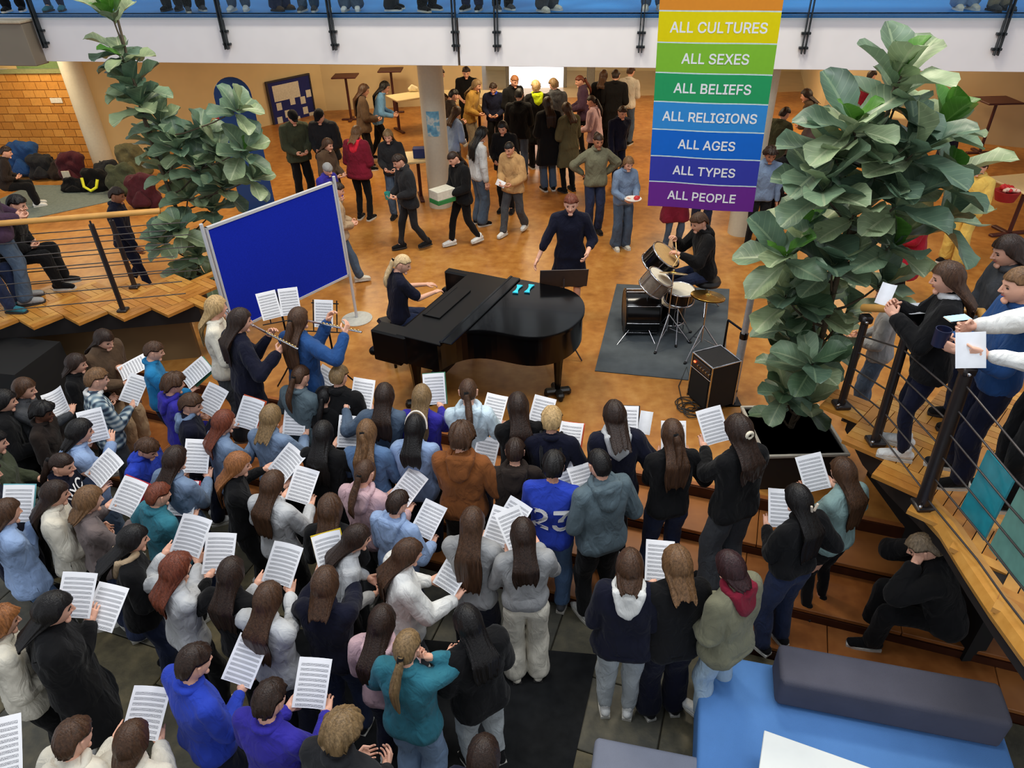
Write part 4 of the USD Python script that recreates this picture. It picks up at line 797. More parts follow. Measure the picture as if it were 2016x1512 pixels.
P("girl with tied wavy fair brown hair in black jacket, front right", 1333, 1110, 1.68, "wavy lbrown", "jacket black", "wide dnavy", "black", f=-8, paper=(1299, 1104, 4), arms="readl", wig=.45, fat=1.1)
P("girl with burgundy hood on khaki jacket, front right", 1438, 1118, 1.62, "bob burg", "jacket khaki", "jeans pjeans", "white", f=-35, hood="maroon", arms="front", wig=.6, fat=1.15, z=-.39)
P("person in black coat crouching low, right under the deck edge", 1900, 1172, 1.70, "short grey", "coat black", "jeans black", "black", f=-70, z=-.39, sit=.40, lean=24, hp=30, rh=(.12, .34, 1.0, "fist"), lh=(-.10, .36, 1.0, "fist"), xy=(3.30, 3.50), fat=1.2)
P("person in dark jacket, at the left edge below the deck", -14, 872, 1.66, "short black", "jacket moss", "jeans black", "black", f=60, arms="front", fat=1.2)
P("person in navy coat, at the far left edge", -28, 935, 1.66, "short dbrown", "coat navy", "jeans black", "black", f=50, arms="front", fat=1.2)
P("person in black, beside the dark block on the left", 8, 790, 1.60, "long black", "jacket black", "jeans black", "black", f=60, arms="front")
# --- on and near the decks
P("boy in navy sweatshirt, walking behind the left deck railing", 230, 385, 1.62, "short dbrown", "sweater dnavy", "slim navy", "black", f=80, z=0, arms="walk", step=.16, sk="c")
P("person in dark jacket bending down, on the left deck", 56, 470, 1.62, "short black", "jacket black", "jeans black", "black", f=80, z=.9, sit=.36, lean=22, xy=(-5.9, 7.95), arms="front")
P("person in jeans standing at the left deck rail, beside the edge", 10, 330, 1.72, "short dbrown", "jacket plum", "jeans bluegrey", "grey", f=60, z=.9, xy=(-5.72, 7.62), arms="front")
P("person in dark jeans kneeling on the left deck, with teal shoe", 0, 500, 1.6, "short dbrown", "jacket navy", "jeans jeans", "teal", f=90, z=.9, sit=.3, xy=(-6.15, 7.45), arms="front")
P("girl with long brown hair in white top and dark jacket, right deck", 1866, 548, 1.62, "long brown", "jacket black", "slim navy", "white", f=-62, z=1.05, rh=(.06, .34, 1.26, "grip"), lh=(-.08, .34, 1.24, "grip"), hp=14, hy=-6, shirt="lgrey")
P("girl with dark brown hair seen behind the blue sweatshirt, right deck", 1985, 495, 1.66, "long dbrown", "jacket dgrey", "jeans jeans", "black", f=-80, z=1.05, arms="front")
P("boy in blue sweatshirt with cropped hair, right deck", 2008, 562, 1.66, "crop lbrown", "sweater ocean", "jeans navy", "black", f=-78, z=1.2, hp=12, rh=(.08, .32, 1.12, "grip"), lh=(-.08, .32, 1.12, "grip"))
P("person in white sleeve holding a phone, right edge of the deck", 2135, 560, 1.72, "short brown", "sweater white", "jeans black", "black", f=-72, z=1.36, rh=(.05, .52, 1.22, "grip"), lh=(-.14, .46, 1.14, "grip"), hp=24)
P("person in jeans half hidden behind the leaves, right deck", 1752, 560, 1.60, "long brown", "sweater grey", "jeans bluegrey", "black", f=-60, z=0, xy=(3.75, 6.1), arms="front")
P("person in black trousers, near edge of the right deck", 2075, 900, 1.66, "short black", "jacket black", "jeans black", "black", f=-85, z=1.3, xy=(3.40, 2.55), arms="front")
# --- hall crowd, left part
P("man in black cap and dark jacket, by the notice board", 577, 232, 1.74, "cap dbrown", "jacket moss", "jeans black", "black", f=150, z=0, arms="front", hp=24)
P("man in black cap and puffer jacket, second by the notice board", 629, 230, 1.74, "cap dbrown", "puffer char", "jeans black", "black", f=190, z=0, arms="front", hp=24)
P("girl with brown hair in brown jacket, behind the blue board", 645, 285, 1.52, "long brown", "jacket brown", "jeans beige", f=110, z=0, arms="front")
P("child with pale hat and dark blue coat, behind the blue board", 645, 335, 1.36, "beanie grey", "coat purple", "jeans black", f=120, z=0, arms="front")
P("person in red puffer jacket with bright hood, left of the column", 702, 262, 1.62, "bob lbrown", "puffer maroon", "slim black", "black", f=20, z=0, hood="hotred", arms="front", fat=1.15)
P("girl with long blond hair in dark sweater, beside the red puffer jacket", 764, 268, 1.60, "long dblond", "sweater char", "jeans bluegrey", "black", f=185, z=0, arms="front", hp=20)
P("tall girl with very long brown hair in brown coat, at the back table", 716, 178, 1.72, "long brown", "jacket brown", "slim black", "black", f=70, z=0, arms="front", wig=1.3)
P("girl with long dark hair in light blue shirt leaning, at the back table", 757, 172, 1.70, "long black", "sweater sky", "slim black", "black", f=85, z=0, arms="hold", step=.25, lean=16)
P("boy in black jacket with green collar, walking left of the column", 785, 318, 1.58, "short dbrown", "jacket char", "slim char", "black", f=-120, z=0, arms="front", step=.20, hp=24)
P("child in beige puffer jacket, striding past the blue board", 664, 375, 1.52, "short dbrown", "puffer beige", "jeans bluegrey", "cream", f=70, z=0, arms="front", step=.24)
P("woman in black jacket carrying a box, walking left past the column", 893, 312, 1.58, "pony dbrown", "jacket black", "slim black", "white", f=-125, z=0, arms="front", step=.22, hp=30)
P("girl with long black curls and white sleeve, right of the column", 948, 265, 1.66, "wavy black", "sweater lgrey", "wide bluegrey", "black", f=60, z=0, arms="down", wig=1.2)
P("girl with long black hair in black jacket, facing the camera", 990, 252, 1.64, "long black", "jacket black", "slim black", "black", f=200, z=0, arms="front", sk="b")
P("girl in tan zip jacket holding a card, walking by", 1003, 293, 1.58, "pony black", "jacket tan", "jeans dgrey", "white", f=-150, z=0, arms="front", step=.22, hp=20, sk="b")
P("person in brown top at the counter, beside the column", 866, 146, 1.62, "short brown", "sweater brown", "jeans black", f=90, z=0, arms="front")
P("person with brown hair bending over the table, behind the column", 898, 222, 1.60, "long brown", "sweater lblue", "jeans jeans", f=40, z=0, arms="front", wig=.6, lean=12)
P("person with black hair by the table, behind the column", 893, 188, 1.62, "short black", "sweater dbrown", "jeans black", f=60, z=0, arms="front")
P("blond person in mustard jacket, leaning over the table", 938, 168, 1.66, "long dblond", "jacket mustard", "jeans stone", f=110, z=0, arms="front", lean=12, wig=.7)
P("man in dark waistcoat with white collar, behind the counter", 918, 143, 1.72, "short dbrown", "vest black", "jeans black", f=180, z=0, arms="front", shirt="white")
P("boy with dark hair and blue collar, behind the table", 971, 174, 1.58, "short dbrown", "sweater navy", "jeans black", f=185, z=0, arms="front", shirt="royal", hp=24)
P("man with ginger hair in black sweatshirt, behind the table", 1013, 160, 1.70, "crop ginger", "sweater black", "jeans black", f=150, z=0, arms="front")
P("boy with black hair in black jacket with pale back print, at the table", 1022, 188, 1.70, "short black", "jacket black", "jeans bluegrey", "black", f=10, z=0, arms="front", fat=1.1)
P("boy with blond hair and neon yellow hood, at the table", 1055, 172, 1.72, "tuft blond", "coat black", "jeans black", "black", f=-12, z=0, hood="neon", arms="front")
P("person with fair hair and grey hood, right of the neon hood", 1090, 168, 1.72, "tuft dblond", "jacket dgrey", "jeans bluegrey", "black", f=-20, z=0, hood="dgrey", arms="front", fat=1.1)
P("person in long black coat, in front of the grey hood", 1078, 205, 1.72, "long dbrown", "coat black", "jeans bluegrey", "black", f=-15, z=0, arms="front", fat=1.15)
P("person in olive parka with brown hair, right of the black coat", 1116, 215, 1.64, "long brown", "coat olive", "slim black", "black", f=-30, z=0, arms="front", wig=.6)
P("girl with tied dark red hair in black top, in profile at the back", 1142, 160, 1.66, "pony red", "jacket plum", "slim black", "black", f=-90, z=0, arms="front")
P("girl in dusty pink jacket with white straps, back centre", 1165, 200, 1.60, "pony dbrown", "jacket pink", "slim black", "black", f=-60, z=0, arms="front", sk="b")
P("person in black jacket with brown hair, seen from behind at the back", 1188, 150, 1.68, "long brown", "jacket black", "jeans black", "black", f=20, z=0, arms="front", wig=.6)
P("person in black coat, back to us at the rear right", 1212, 150, 1.70, "short dbrown", "coat black", "jeans black", "black", f=10, z=0, arms="front")
P("person in cream top and jeans, far back beside the banner", 1242, 142, 1.66, "short brown", "sweater cream", "jeans bluegrey", "black", f=30, z=0, arms="front")
P("girl in navy top blurred by walking, behind the green sweater", 1225, 222, 1.60, "short brown", "sweater navy", "slim navy", "black", f=160, z=0, arms="walk", step=.14)
P("woman in sage green sweater with hands on hips", 1178, 278, 1.68, "bun dbrown", "sweater sage", "jeans jeans", "black", f=172, z=0, arms="hips", fat=1.12, sk="c", hp=10)
P("girl holding a red and white plate, in grey sweatshirt", 1237, 322, 1.52, "long lbrown", "sweater greyblue", "wide bluegrey", "cream", f=165, z=0, rh=(.10, .28, 1.02, "grip"), lh=(-.10, .28, 1.02, "grip"), hp=20)
P("person in maroon coat and black boots, hidden behind the banner", 1292, 318, 1.66, "long brown", "coat maroon", "slim bluegrey", "black", f=170, z=0, xy=(2.62, 10.65), arms="front")
P("person in jeans and white shoes, hidden behind the banner", 1402, 300, 1.64, "short brown", "jacket black", "jeans jeans", "white", f=190, z=0, xy=(3.25, 11.4), arms="front")
P("person with dark curls in grey blue shirt, right of the banner", 1517, 305, 1.66, "curly dbrown", "sweater greyblue", "slim black", "black", f=185, z=0, arms="down", sk="c")
P("person in black, behind the grey blue shirt right of the banner", 1560, 300, 1.64, "long dbrown", "jacket black", "slim black", "black", f=170, z=0, arms="front")
P("person with brown hood of hair bending, right of the banner", 1588, 188, 1.66, "bob dbrown", "puffer brown", "jeans black", "black", f=-60, z=0, arms="front", lean=18, fat=1.15)
P("person in olive puffer jacket, right of the banner", 1545, 225, 1.62, "short dbrown", "puffer moss", "jeans black", "black", f=60, z=0, arms="front", fat=1.1)
P("person in taupe jacket, beside the olive puffer jacket", 1600, 235, 1.60, "bob dbrown", "puffer taupe", "jeans black", "black", f=-30, z=0, arms="front")
P("person in dark red sweater leaning over a far table", 1716, 150, 1.66, "short dbrown", "sweater maroon", "jeans black", "black", f=60, z=0, arms="hold", lean=26)
P("woman in navy dress, behind the right plant", 1885, 195, 1.66, "short brown", "dress navy", "tights navy", "black", f=-40, z=0, arms="front", shirt="maroon")
P("person with dark hair in yellow top, beside the red table decoration", 1930, 330, 1.60, "short dbrown", "sweater yellow", "wide yellow", "black", f=-120, z=0, arms="front", fat=1.1)
P("person in crimson coat, behind the right plant", 1872, 430, 1.60, "short brown", "coat red", "jeans black", "black", f=-60, z=0, xy=(5.3, 8.6), arms="front")
P("boy sorting bags in dark top, far left by the shelves", 12, 300, 1.50, "short dbrown", "sweater dbrown", "jeans black", f=60, z=0, sit=.4, lean=18, arms="front")
PAL["neon"] = (206, 232, 30)
# --- feet of the people on the upper gallery
for k, (px, hr_, tp_, lg_, sh_, ff_) in enumerate(((28, "short dbrown", "jacket black", "jeans black", "black", 170), (105, "long brown", "sweater teal", "slim jeans", "teal", 175), (335, "short brown", "jacket olive", "jeans char", "black", 185), (382, "short black", "jacket black", "jeans black", "dgrey", 150), (468, "long dbrown", "sweater grey", "jeans bluegrey", "white", 180),
    (548, "short dbrown", "jacket brown", "wide jeans", "brown", 120), (607, "long brown", "sweater black", "jeans bluegrey", "dgrey", 185), (690, "pony lbrown", "sweater white", "wide bluegrey", "white", 180), (770, "short dbrown", "coat char", "wide char", "black", 95), (842, "long black", "jacket grey", "jeans black", "black", 130),
    (930, "short brown", "sweater navy", "jeans jeans", "black", 200), (990, "long blond", "sweater brown", "jeans black", "dgrey", 160), (1078, "short brown", "jacket tan", "wide dgrey", "cream", 140), (1288, "pony brown", "sweater pink", "jeans bluegrey", "cream", 190), (1915, "long brown", "sweater mint", "wide ljeans", "cream", 185), (1975, "short dbrown", "jacket brown", "jeans stone", "dgrey", 170))):
    q = at(px, 25, 3.38); dpt = .30 + .05 * (k % 3)
    xy = (px - 1008) / 1400.
    x0 = q[0]; y0 = FY(x0) + dpt
    P(("left most", "second", "third", "fourth", "fifth", "sixth", "seventh", "eighth", "ninth", "tenth", "eleventh", "twelfth", "thirteenth", "fourteenth", "fifteenth", "sixteenth")[k].replace("left most", "first") + f" pair of feet from the left on the gallery, in {sh_} shoes", 0, 0, 1.66, hr_, tp_, lg_, sh_, f=ff_, z=3.39, xy=(x0, y0), arms="front" if k % 2 else "down")
for _i, _d in enumerate(PEOPLE): build_person(_i, _d)
def who(s): return next(d for d in PEOPLE if d["label"].startswith(s))
# further loose sheets
def loose(px, py, hl, ang, holder, label=None, folder=None, blank=False, dist=.34, w=.21, hg=.297):
    d = who(holder); C = d["toW"](d["T"]((0, dist, 1.20))); r = unit(ray(px, py)); Pw = EYE + r * ((C - EYE) @ r)
    a = math.radians(ang); n = unit(unit(d["hc"] - Pw) * .7 + unit(EYE - Pw) * .8)
    paper_sheet(Pw, n, math.cos(a) * UP + math.sin(a) * RT, d["label"].split(",")[0], folder=folder, label=label, blank=blank, w=w, hgt=hg)
loose(207, 1195, 0, 14, "person with black hair in big black coat", "second white sheet beside the person in the big black coat")
loose(1270, 832, 0, 8, "person with dark bob", "narrow pink white sheet right of the pale grey hood", w=.11, hg=.20, blank=True)
loose(1008, 1020, 0, 30, "girl with very long straight", "second music sheet overlapping, between the very long hair and the grey sweater", dist=.42)
loose(1113, 945, 0, -16, "young man with cropped", "back music sheet between the football shirt and the grey green hoodie", dist=.44)
loose(2, 1468, 0, 10, "boy with short hair in cream", "white sheet cut by the bottom left corner of the picture", dist=.45)
# ================================================================== plants
def leaf_mesh(k):
    rs = np.random.default_rng(50 + k); nu, nv = 5, 8
    u = np.linspace(-1, 1, nu); t = np.linspace(0, 1, nv); U, Tt = np.meshgrid(u, t)
    w = .34 * np.interp(t, [0, .12, .35, .55, .75, .92, 1], [.06, .34, .66, .90, 1., .86, .34])[:, None]
    x = U * w; y = Tt * 1.0
    z = .14 * np.abs(U) * w / .3 + .05 * np.sin(Tt * 9 + U * 2 + k) * np.abs(U) - (.10 + .14 * rs.random()) * Tt ** 2 + .03 * (rs.random((nv, nu)) - .5) * np.abs(U)
    v = np.stack([x, y, z], -1).reshape(-1, 3); i, j = np.meshgrid(np.arange(nu - 1), np.arange(nv - 1)); a = (j * nu + i).ravel()
    f = np.vstack([np.c_[a, a + 1, a + nu + 1], np.c_[a, a + nu + 1, a + nu]])
    return v, f, np.c_[(U.ravel() + 1) / 2, Tt.ravel()]
LEAVES = [leaf_mesh(k) for k in range(5)]
def leaf_mat(key, c, vein):
    nodes = {"uv": ("uvmap", {"attribute": "st"}), "s": ("separate_xyz", {}), "c0": ("math", {"math_type": "subtract", "value2": .5}), "ab": ("math", {"math_type": "absolute"}), "mid": ("math", {"math_type": "less_than", "value2": .035}),
             "sv": ("math", {"math_type": "multiply_add", "value2": -.55}), "w": ("math", {"math_type": "multiply", "value2": 8.0}), "fr": ("math", {"math_type": "fraction"}), "sd": ("math", {"math_type": "less_than", "value2": .10}), "mx": ("math", {"math_type": "maximum"}), "half": ("math", {"math_type": "multiply", "value2": .55}),
             "tc": ("texture_coordinate", {}), "n": ("noise_texture", {"scale": 5.0, "detail": 2.0}), "r": ("rgb_ramp", {"ramp": [(.3, lin(tuple(x * .82 for x in c))), (.7, lin(tuple(min(255, x * 1.12) for x in c)))]}), "m": ("mix", {"color2": lin(vein)}),
             "p": ("principled_bsdf", {"roughness": .40, "specular_ior_level": .5}), "t": ("translucent_bsdf", {"color": lin(c)}), "mc": ("mix_closure", {"fac": .16})}
    return usdkit.material(stage, "/World/Looks/" + key, nodes, [("uv.UV", "s.vector"), ("s.x", "c0.value1"), ("c0.value", "ab.value1"), ("ab.value", "mid.value1"), ("ab.value", "sv.value1"), ("s.y", "sv.value3"), ("sv.value", "w.value1"), ("w.value", "fr.value1"), ("fr.value", "sd.value1"), ("mid.value", "mx.value1"), ("sd.value", "half.value1"), ("half.value", "mx.value2"),
        ("tc.object", "n.vector"), ("n.fac", "r.fac"), ("r.color", "m.color1"), ("mx.value", "m.fac"), ("m.color", "p.base_color"), ("p.BSDF", "mc.closure1"), ("t.BSDF", "mc.closure2")], surface="mc.closure")
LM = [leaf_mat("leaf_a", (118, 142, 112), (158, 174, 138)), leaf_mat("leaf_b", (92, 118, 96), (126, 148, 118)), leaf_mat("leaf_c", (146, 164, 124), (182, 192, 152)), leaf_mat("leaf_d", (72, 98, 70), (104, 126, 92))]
LNEW = leaf_mat("leaf_new", (76, 128, 44), (110, 156, 74)); STEM_M = mat("stem_brown", (84, 72, 56), rough=.8, var=.2, bump=.4, bscale=60)
def place_leaf(parent, base, d, up, ln, rs, m):
    v, f, uv = LEAVES[rs.randrange(5)]
    y = unit(d); z = unit(up - y * (up @ y)); x = np.cross(y, z)
    part(parent, "leaf", trimesh.Trimesh((v * ln) @ np.stack([x, y, z]) + base, f, process=False), m, True, uv=uv)
def fig(label, base, trunk_top, rosettes, plane_y, ln, seed, pot):
    rs = random.Random(seed); t = thing("fiddle_leaf_fig", label, "plant", base)
    base = np.asarray(base, float); tt = np.asarray(trunk_top, float) - base
    tk = [tt * q + np.array([.03 * math.sin(q * 7), .03 * math.cos(q * 5), 0]) for q in np.linspace(0, 1, 10)]
    part(t, "trunk", tube(tk, np.linspace(.032, .014, 10), 10), STEM_M, True)
    for (px, py, n, spread, new, dy, sc) in rosettes:
        n += 1 if px < 560 else 0
        c = aty(px, py, plane_y + dy) - base
        q = np.clip(c[2] / max(tt[2], .1) - .10, .02, 1); a = tt * q
        pth = [a + (c - a) * k + np.array([0, 0, -.06 * math.sin(k * math.pi)]) for k in (0, .35, .7, 1)]
        part(t, "branch", tube(pth, [.014, .011, .009, .007], 6), STEM_M, True)
        ax = unit(np.array([(c - a)[0], (c - a)[1], 0]) * .5 + np.array([0, -.15, .8]))
        for i in range(n):
            az = i * 2.4 + rs.random() * .6; el = spread[0] + (spread[1] - spread[0]) * ((i + .5) / n) + rs.uniform(-.12, .12)
            e1 = unit(np.cross(ax, (0, 1., .1))); e2 = np.cross(ax, e1)
            d = ax * math.cos(el) + (e1 * math.cos(az) + e2 * math.sin(az)) * math.sin(el)
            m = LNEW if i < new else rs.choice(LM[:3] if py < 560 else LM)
            place_leaf(t, c - ax * .10 * (i / n) + np.array([rs.uniform(-.015, .015) for _ in range(3)]), d, ax + d * .2, ln * sc * rs.uniform(.78, 1.12) * (.75 if i < new else 1), rs, m)
    return t
W_ = (.35, 1.75); N_ = (.15, .75)
rbase = np.array([2.72, 5.45, .36])
rt_top = aty(1768, 150, 5.45)
fig("tall fiddle leaf fig in a black planter on the right of the stage", rbase, rt_top, [
    (1766, 150, 7, (.1, 1.0), 2, 0, 1.0), (1768, 195, 8, W_, 0, .1, .95), (1678, 245, 10, W_, 2, -.1, .95), (1848, 250, 10, (.2, 1.4), 4, .1, .95), (1640, 300, 10, W_, 0, .0, 1.0), (1800, 300, 10, W_, 0, -.15, 1.0), (1730, 330, 10, W_, 0, -.1, 1.0),
    (1620, 370, 10, W_, 0, -.1, 1.0), (1860, 350, 9, W_, 1, .1, 1.0), (1770, 400, 10, W_, 0, -.2, 1.0), (1680, 420, 10, W_, 0, -.1, 1.0), (1590, 450, 9, W_, 2, .1, 1.0), (1860, 430, 8, W_, 0, .15, 1.0), (1760, 480, 9, W_, 1, -.15, 1.0), (1545, 500, 9, W_, 2, -.1, .95), (1640, 520, 10, W_, 0, -.1, 1.0),
    (1740, 555, 8, W_, 0, -.1, .9), (1545, 580, 9, W_, 0, 0, .85), (1600, 600, 9, W_, 0, .1, .9), (1670, 610, 6, W_, 0, .1, .8), (1560, 660, 8, W_, 0, .2, .8), (1600, 715, 11, (.5, 1.7), 0, -.3, .85), (1545, 770, 9, W_, 0, -.05, .8), (1590, 790, 8, W_, 0, -.1, .7), (1535, 805, 6, W_, 0, .1, .7), (1548, 638, 8, W_, 0, .1, .8), (1560, 555, 8, W_, 0, .15, .9), (1640, 655, 7, W_, 0, .2, .8), (1552, 715, 7, W_, 0, .15, .75), (1590, 655, 7, W_, 0, .25, .8)], 5.45, .43, 3, True)
lbase = np.array([-4.15, 8.55, 0.]); lb_ = at(392, 585, 0.0)
lbase = np.array([lb_[0] + .25, lb_[1] - .35, 0.])
lt_top = aty(228, 40, lbase[1])
fig("tall fiddle leaf fig behind the left deck and blue pin board", lbase, lt_top, [
    (220, 30, 7, (.1, 1.1), 5, 0, .85), (232, 100, 8, (.9, 1.9), 0, .1, .72), (240, 110, 5, (.9, 1.6), 1, -.1, .7), (262, 165, 10, W_, 0, 0, .8), (275, 205, 10, W_, 0, -.1, .8), (315, 240, 10, W_, 0, 0, .8), (470, 215, 9, W_, 0, -.2, .75), (395, 262, 9, W_, 0, .1, .75), (350, 290, 11, W_, 0, -.1, .8), (300, 280, 8, W_, 0, .2, .75),
    (480, 295, 11, W_, 1, -.25, .8), (430, 300, 9, W_, 0, 0, .8), (390, 330, 10, W_, 0, -.1, .8), (330, 335, 9, W_, 0, .1, .8), (500, 350, 9, W_, 0, -.25, .75), (440, 365, 9, W_, 0, -.1, .8), (370, 385, 9, W_, 0, 0, .75), (350, 450, 11, W_, 0, -.3, .75), (420, 410, 8, W_, 0, 0, .75), (320, 475, 8, W_, 0, -.3, .7), (390, 500, 10, W_, 0, -.15, .75), (360, 545, 9, W_, 0, -.1, .7), (410, 545, 7, W_, 0, 0, .7)], lbase[1], .46, 8, True)
pl = thing("planter", "black square planter box with a pale rim under the right plant", "planter", (2.72, 5.42, 0))
part(pl, "box", box((0, 0, .20), (.78, .78, .40), .01), mat("planter_black", (22, 22, 23), rough=.6), 30)
for s in (-1, 1):
    part(pl, "rim", box((0, s * .385, .41), (.80, .03, .03), .004), mat("rim_pale", (176, 170, 156), rough=.5), 30); part(pl, "rim", box((s * .385, 0, .41), (.03, .74, .03), .004), mat("rim_pale", (176, 170, 156)), 30)
part(pl, "soil", box((0, 0, .385), (.72, .72, .03)), mat("soil", (60, 48, 38), rough=1, bump=.8, bscale=40), False)
pt = thing("flower_pot", "dark round pot of the left plant behind the blue board", "pot", lbase)
part(pt, "pot", trimesh.creation.revolve([(0, 0), (.20, 0), (.26, .40), (.28, .42), (.25, .42), (.24, .36), (0, .36)], sections=28), mat("pot_dark", (48, 46, 44), rough=.5), 40)

# ================================================================== pin board
pr = at(703, 628, 0)
def z_on(px, py, xy):
    """height of the point over xy seen on row py"""
    zs = np.linspace(0, 4.5, 901); P_ = np.c_[np.full(901, xy[0]), np.full(901, xy[1]), zs] - EYE
    return float(zs[np.argmin(abs(756 - FPX * (P_ @ UP) / (P_ @ FW) - py))])
zt = z_on(635, 355, pr); pl_ = at(398, 450, zt); bdv = unit([pl_[0] - pr[0], pl_[1] - pr[1], 0]); bw_ = np.linalg.norm((pl_ - pr)[:2]); zb = z_on(676, 537, pr)
WFR = mat('frame_light', (202, 204, 208), rough=.35, metal=.15, var=.02)
bd_ = thing("pin_board", "large royal blue pin board with aluminium frame on a round foot", "pin board", pr)
bnn = np.array([-bdv[1], bdv[0], 0])
bx = lambda s0, s1, z0, z1, o0, o1: pts_hull([bdv * s + bnn * o + [0, 0, z] for s in (s0, s1) for z in (z0, z1) for o in (o0, o1)])
ALU = mat("aluminium", (190, 192, 196), rough=.3, metal=.85, var=.03)
part(bd_, "panel", bx(.05, bw_ - .05, zb, zt - .02, -.012, .012), mat("felt_blue", (22, 42, 172), rough=.95, var=.08, scale=60, bump=.3, bscale=300, spec=.1), False)
for z0, z1 in ((zt - .03, zt), (zb - .03, zb)): part(bd_, "frame_rail", bx(.03, bw_ - .03, z0, z1, -.02, .02), WFR, 30)
for s in (.04, bw_ - .04): part(bd_, "frame_side", bx(s - .012, s + .012, zb - .03, zt, -.02, .02), WFR, 30)
for s in (0, bw_):
    part(bd_, "pole", cyl(bdv * s, bdv * s + [0, 0, zt + .05], .02), WFR, 40)
    part(bd_, "foot_disc", trimesh.creation.revolve([(0, 0), (.21, 0), (.21, .008), (.03, .03), (0, .03)], sections=36).apply_translation(bdv * s), mat("disc_grey", (186, 186, 178), rough=.5), 30)

# ================================================================== grand piano
K1, ew, el_ = np.array([-1.49, 6.60, 0]), unit([.447, .894, 0]), unit([.894, -.447, 0])
BLK = mat("piano_black", (7, 7, 8), rough=.16, var=.0, coat=.10, spec=.30); BLK2 = mat("piano_satin", (10, 10, 11), rough=.36, var=.05, spec=.25)
pn = thing("grand_piano", "black grand piano with closed lid in the middle of the stage", "piano", K1, math.degrees(math.atan2(el_[1], el_[0])))
# local axes: x = towards the tail, y = towards the bass side
from scipy.interpolate import splprep, splev
side = np.array([(.84, -.02), (.90, .18), (1.0, .34), (1.18, .42), (1.42, .43), (1.66, .47), (1.84, .58), (1.95, .80), (1.985, 1.06), (1.93, 1.32), (1.80, 1.52), (1.62, 1.63), (1.40, 1.66)])
tck, _u0 = splprep(side.T, s=.0006); sc_ = np.array(splev(np.linspace(0, 1, 44), tck)).T
def outline(x0, inset=0.):
    from shapely.geometry import Polygon
    p = Polygon([(x0, -.02)] + [tuple(q) for q in sc_] + [(x0, 1.66)]).buffer(-inset, join_style=1) if inset else Polygon([(x0, -.02)] + [tuple(q) for q in sc_] + [(x0, 1.66)])
    return list(p.exterior.coords)[:-1]
def soft_prism(poly, z0, z1, r):
    from shapely.geometry import Polygon
    P_ = Polygon(poly); L = []
    for k, a in enumerate(np.linspace(0, np.pi / 2, 5)):
        q = P_.buffer(-r * (1 - math.cos(a)) if False else -r * (1 - math.cos(np.pi / 2 - a)) if False else -r * (1 - math.sin(np.pi / 2 - a)), join_style=1)
        L.append(prism(list(q.exterior.coords)[:-1], z0 if k == 0 else z1 - r, z1 - r + r * math.sin(a) + .0005))
    return union([M(m3.Mesh(np.asarray(m.vertices, np.float32), np.asarray(m.faces, np.uint32))) for m in L])
part(pn, "case", prism(outline(.30, .02), .66, .985), BLK, 30)
part(pn, "lid", soft_prism(outline(.86), .985, 1.02, .016), BLK, 30)
part(pn, "lid_flap", union([box((.93, .82, 1.032), (.13, 1.64, .022), .008), box((.875, .82, 1.03), (.05, 1.66, .04), .014)]), BLK, 30, label="front flap folded back on the lid")
part(pn, "front_panel", box((.59, .82, .985), (.54, 1.64, .03), .006), BLK2, 30)
part(pn, "key_bed", union([box((.17, .82, .66), (.36, 1.66, .12), .02), box((.16, .82, .71), (.30, 1.5, .02))]), BLK2, 30)
for y, w_ in ((.09, .22), (1.60, .12)): part(pn, "key_cheek", union([box((.22, y, .82), (.44, w_, .345), .02), hull(((-.03, y - w_ / 2 + .05, .69), .05), ((-.03, y + w_ / 2 - .05, .69), .05), ((.1, y, .70), .05))]), BLK2, 30)
part(pn, "fallboard", box((.33, .82, .85), (.03, 1.5, .20), .008), BLK2, 30)
part(pn, "white_keys", cat([box((.20, .09 + k * .0282, .725), (.15, .0262, .02), .002) for k in range(52)]), mat("ivory", (200, 196, 186), rough=.3), False, kind="stuff")
part(pn, "black_keys", cat([box((.235, .104 + k * .0282, .74), (.095, .013, .016), .002) for k in range(51) if (k % 7) not in (2, 6)]), BLK, False, kind="stuff")
part(pn, "music_desk", union([box((.47, .82, 1.01), (.22, .72, .014), .004), box((.39, .82, 1.012), (.02, .72, .02), .004)]), BLK2, 30)
def pleg(x, y, parent, big):
    part(parent, "leg", trimesh.creation.revolve([(0, .10), (.032, .10), (.038, .16), (.055, .45), (.075, .62), (.085, .66), (0, .66)], sections=8).apply_translation((x, y, 0)), BLK, 30)
    if big: part(parent, "caster_truck", union([xf_m(box((0, 0, .06), (.30, .09, .07), .02), a, (x, y, 0)) for a in (.6, -.9)] + [hull(((x + .13 * math.cos(a), y + .13 * math.sin(a), .03), .03), ((x + .13 * math.cos(a), y + .13 * math.sin(a), .05), .03)) for a in (.6, -.9, .6 + math.pi, -.9 + math.pi)]), mat("caster_dark", (36, 34, 30), rough=.4, metal=.4), 30)
    else: part(parent, "caster", hull(((x, y, .03), .03), ((x, y, .08), .035)), mat("brass", (176, 140, 70), rough=.3, metal=1), True)
def xf_m(m, a, t): return m.transform(np.c_[rotz(a), np.array(t)])
pleg(1.76, .98, pn, True); pleg(.42, .14, pn, True); pleg(.42, 1.50, pn, False)
part(pn, "pedal_lyre", union([box((.40, .82, .36), (.05, .28, .56), .015), box((.34, .82, .10), (.16, .32, .04), .01)]), BLK, 30)
for k in (-1, 0, 1): part(pn, "pedal", box((.22, .82 + k * .09, .09), (.14, .03, .014), .005), mat("brass", (176, 140, 70)), 30)
st_ = thing("piano_stool", "black piano stool under the pianist", "stool", (-1.40, 7.60, 0), 27)
part(st_, "seat", box((0, 0, .46), (.34, .50, .07), .03), mat("leather_black", (24, 23, 24), rough=.45), 30)
for x in (-.13, .13):
    for y in (-.2, .2): part(st_, "leg", cyl((x, y, 0), (x * .9, y * .9, .44), .018, .022), BLK2, 40)
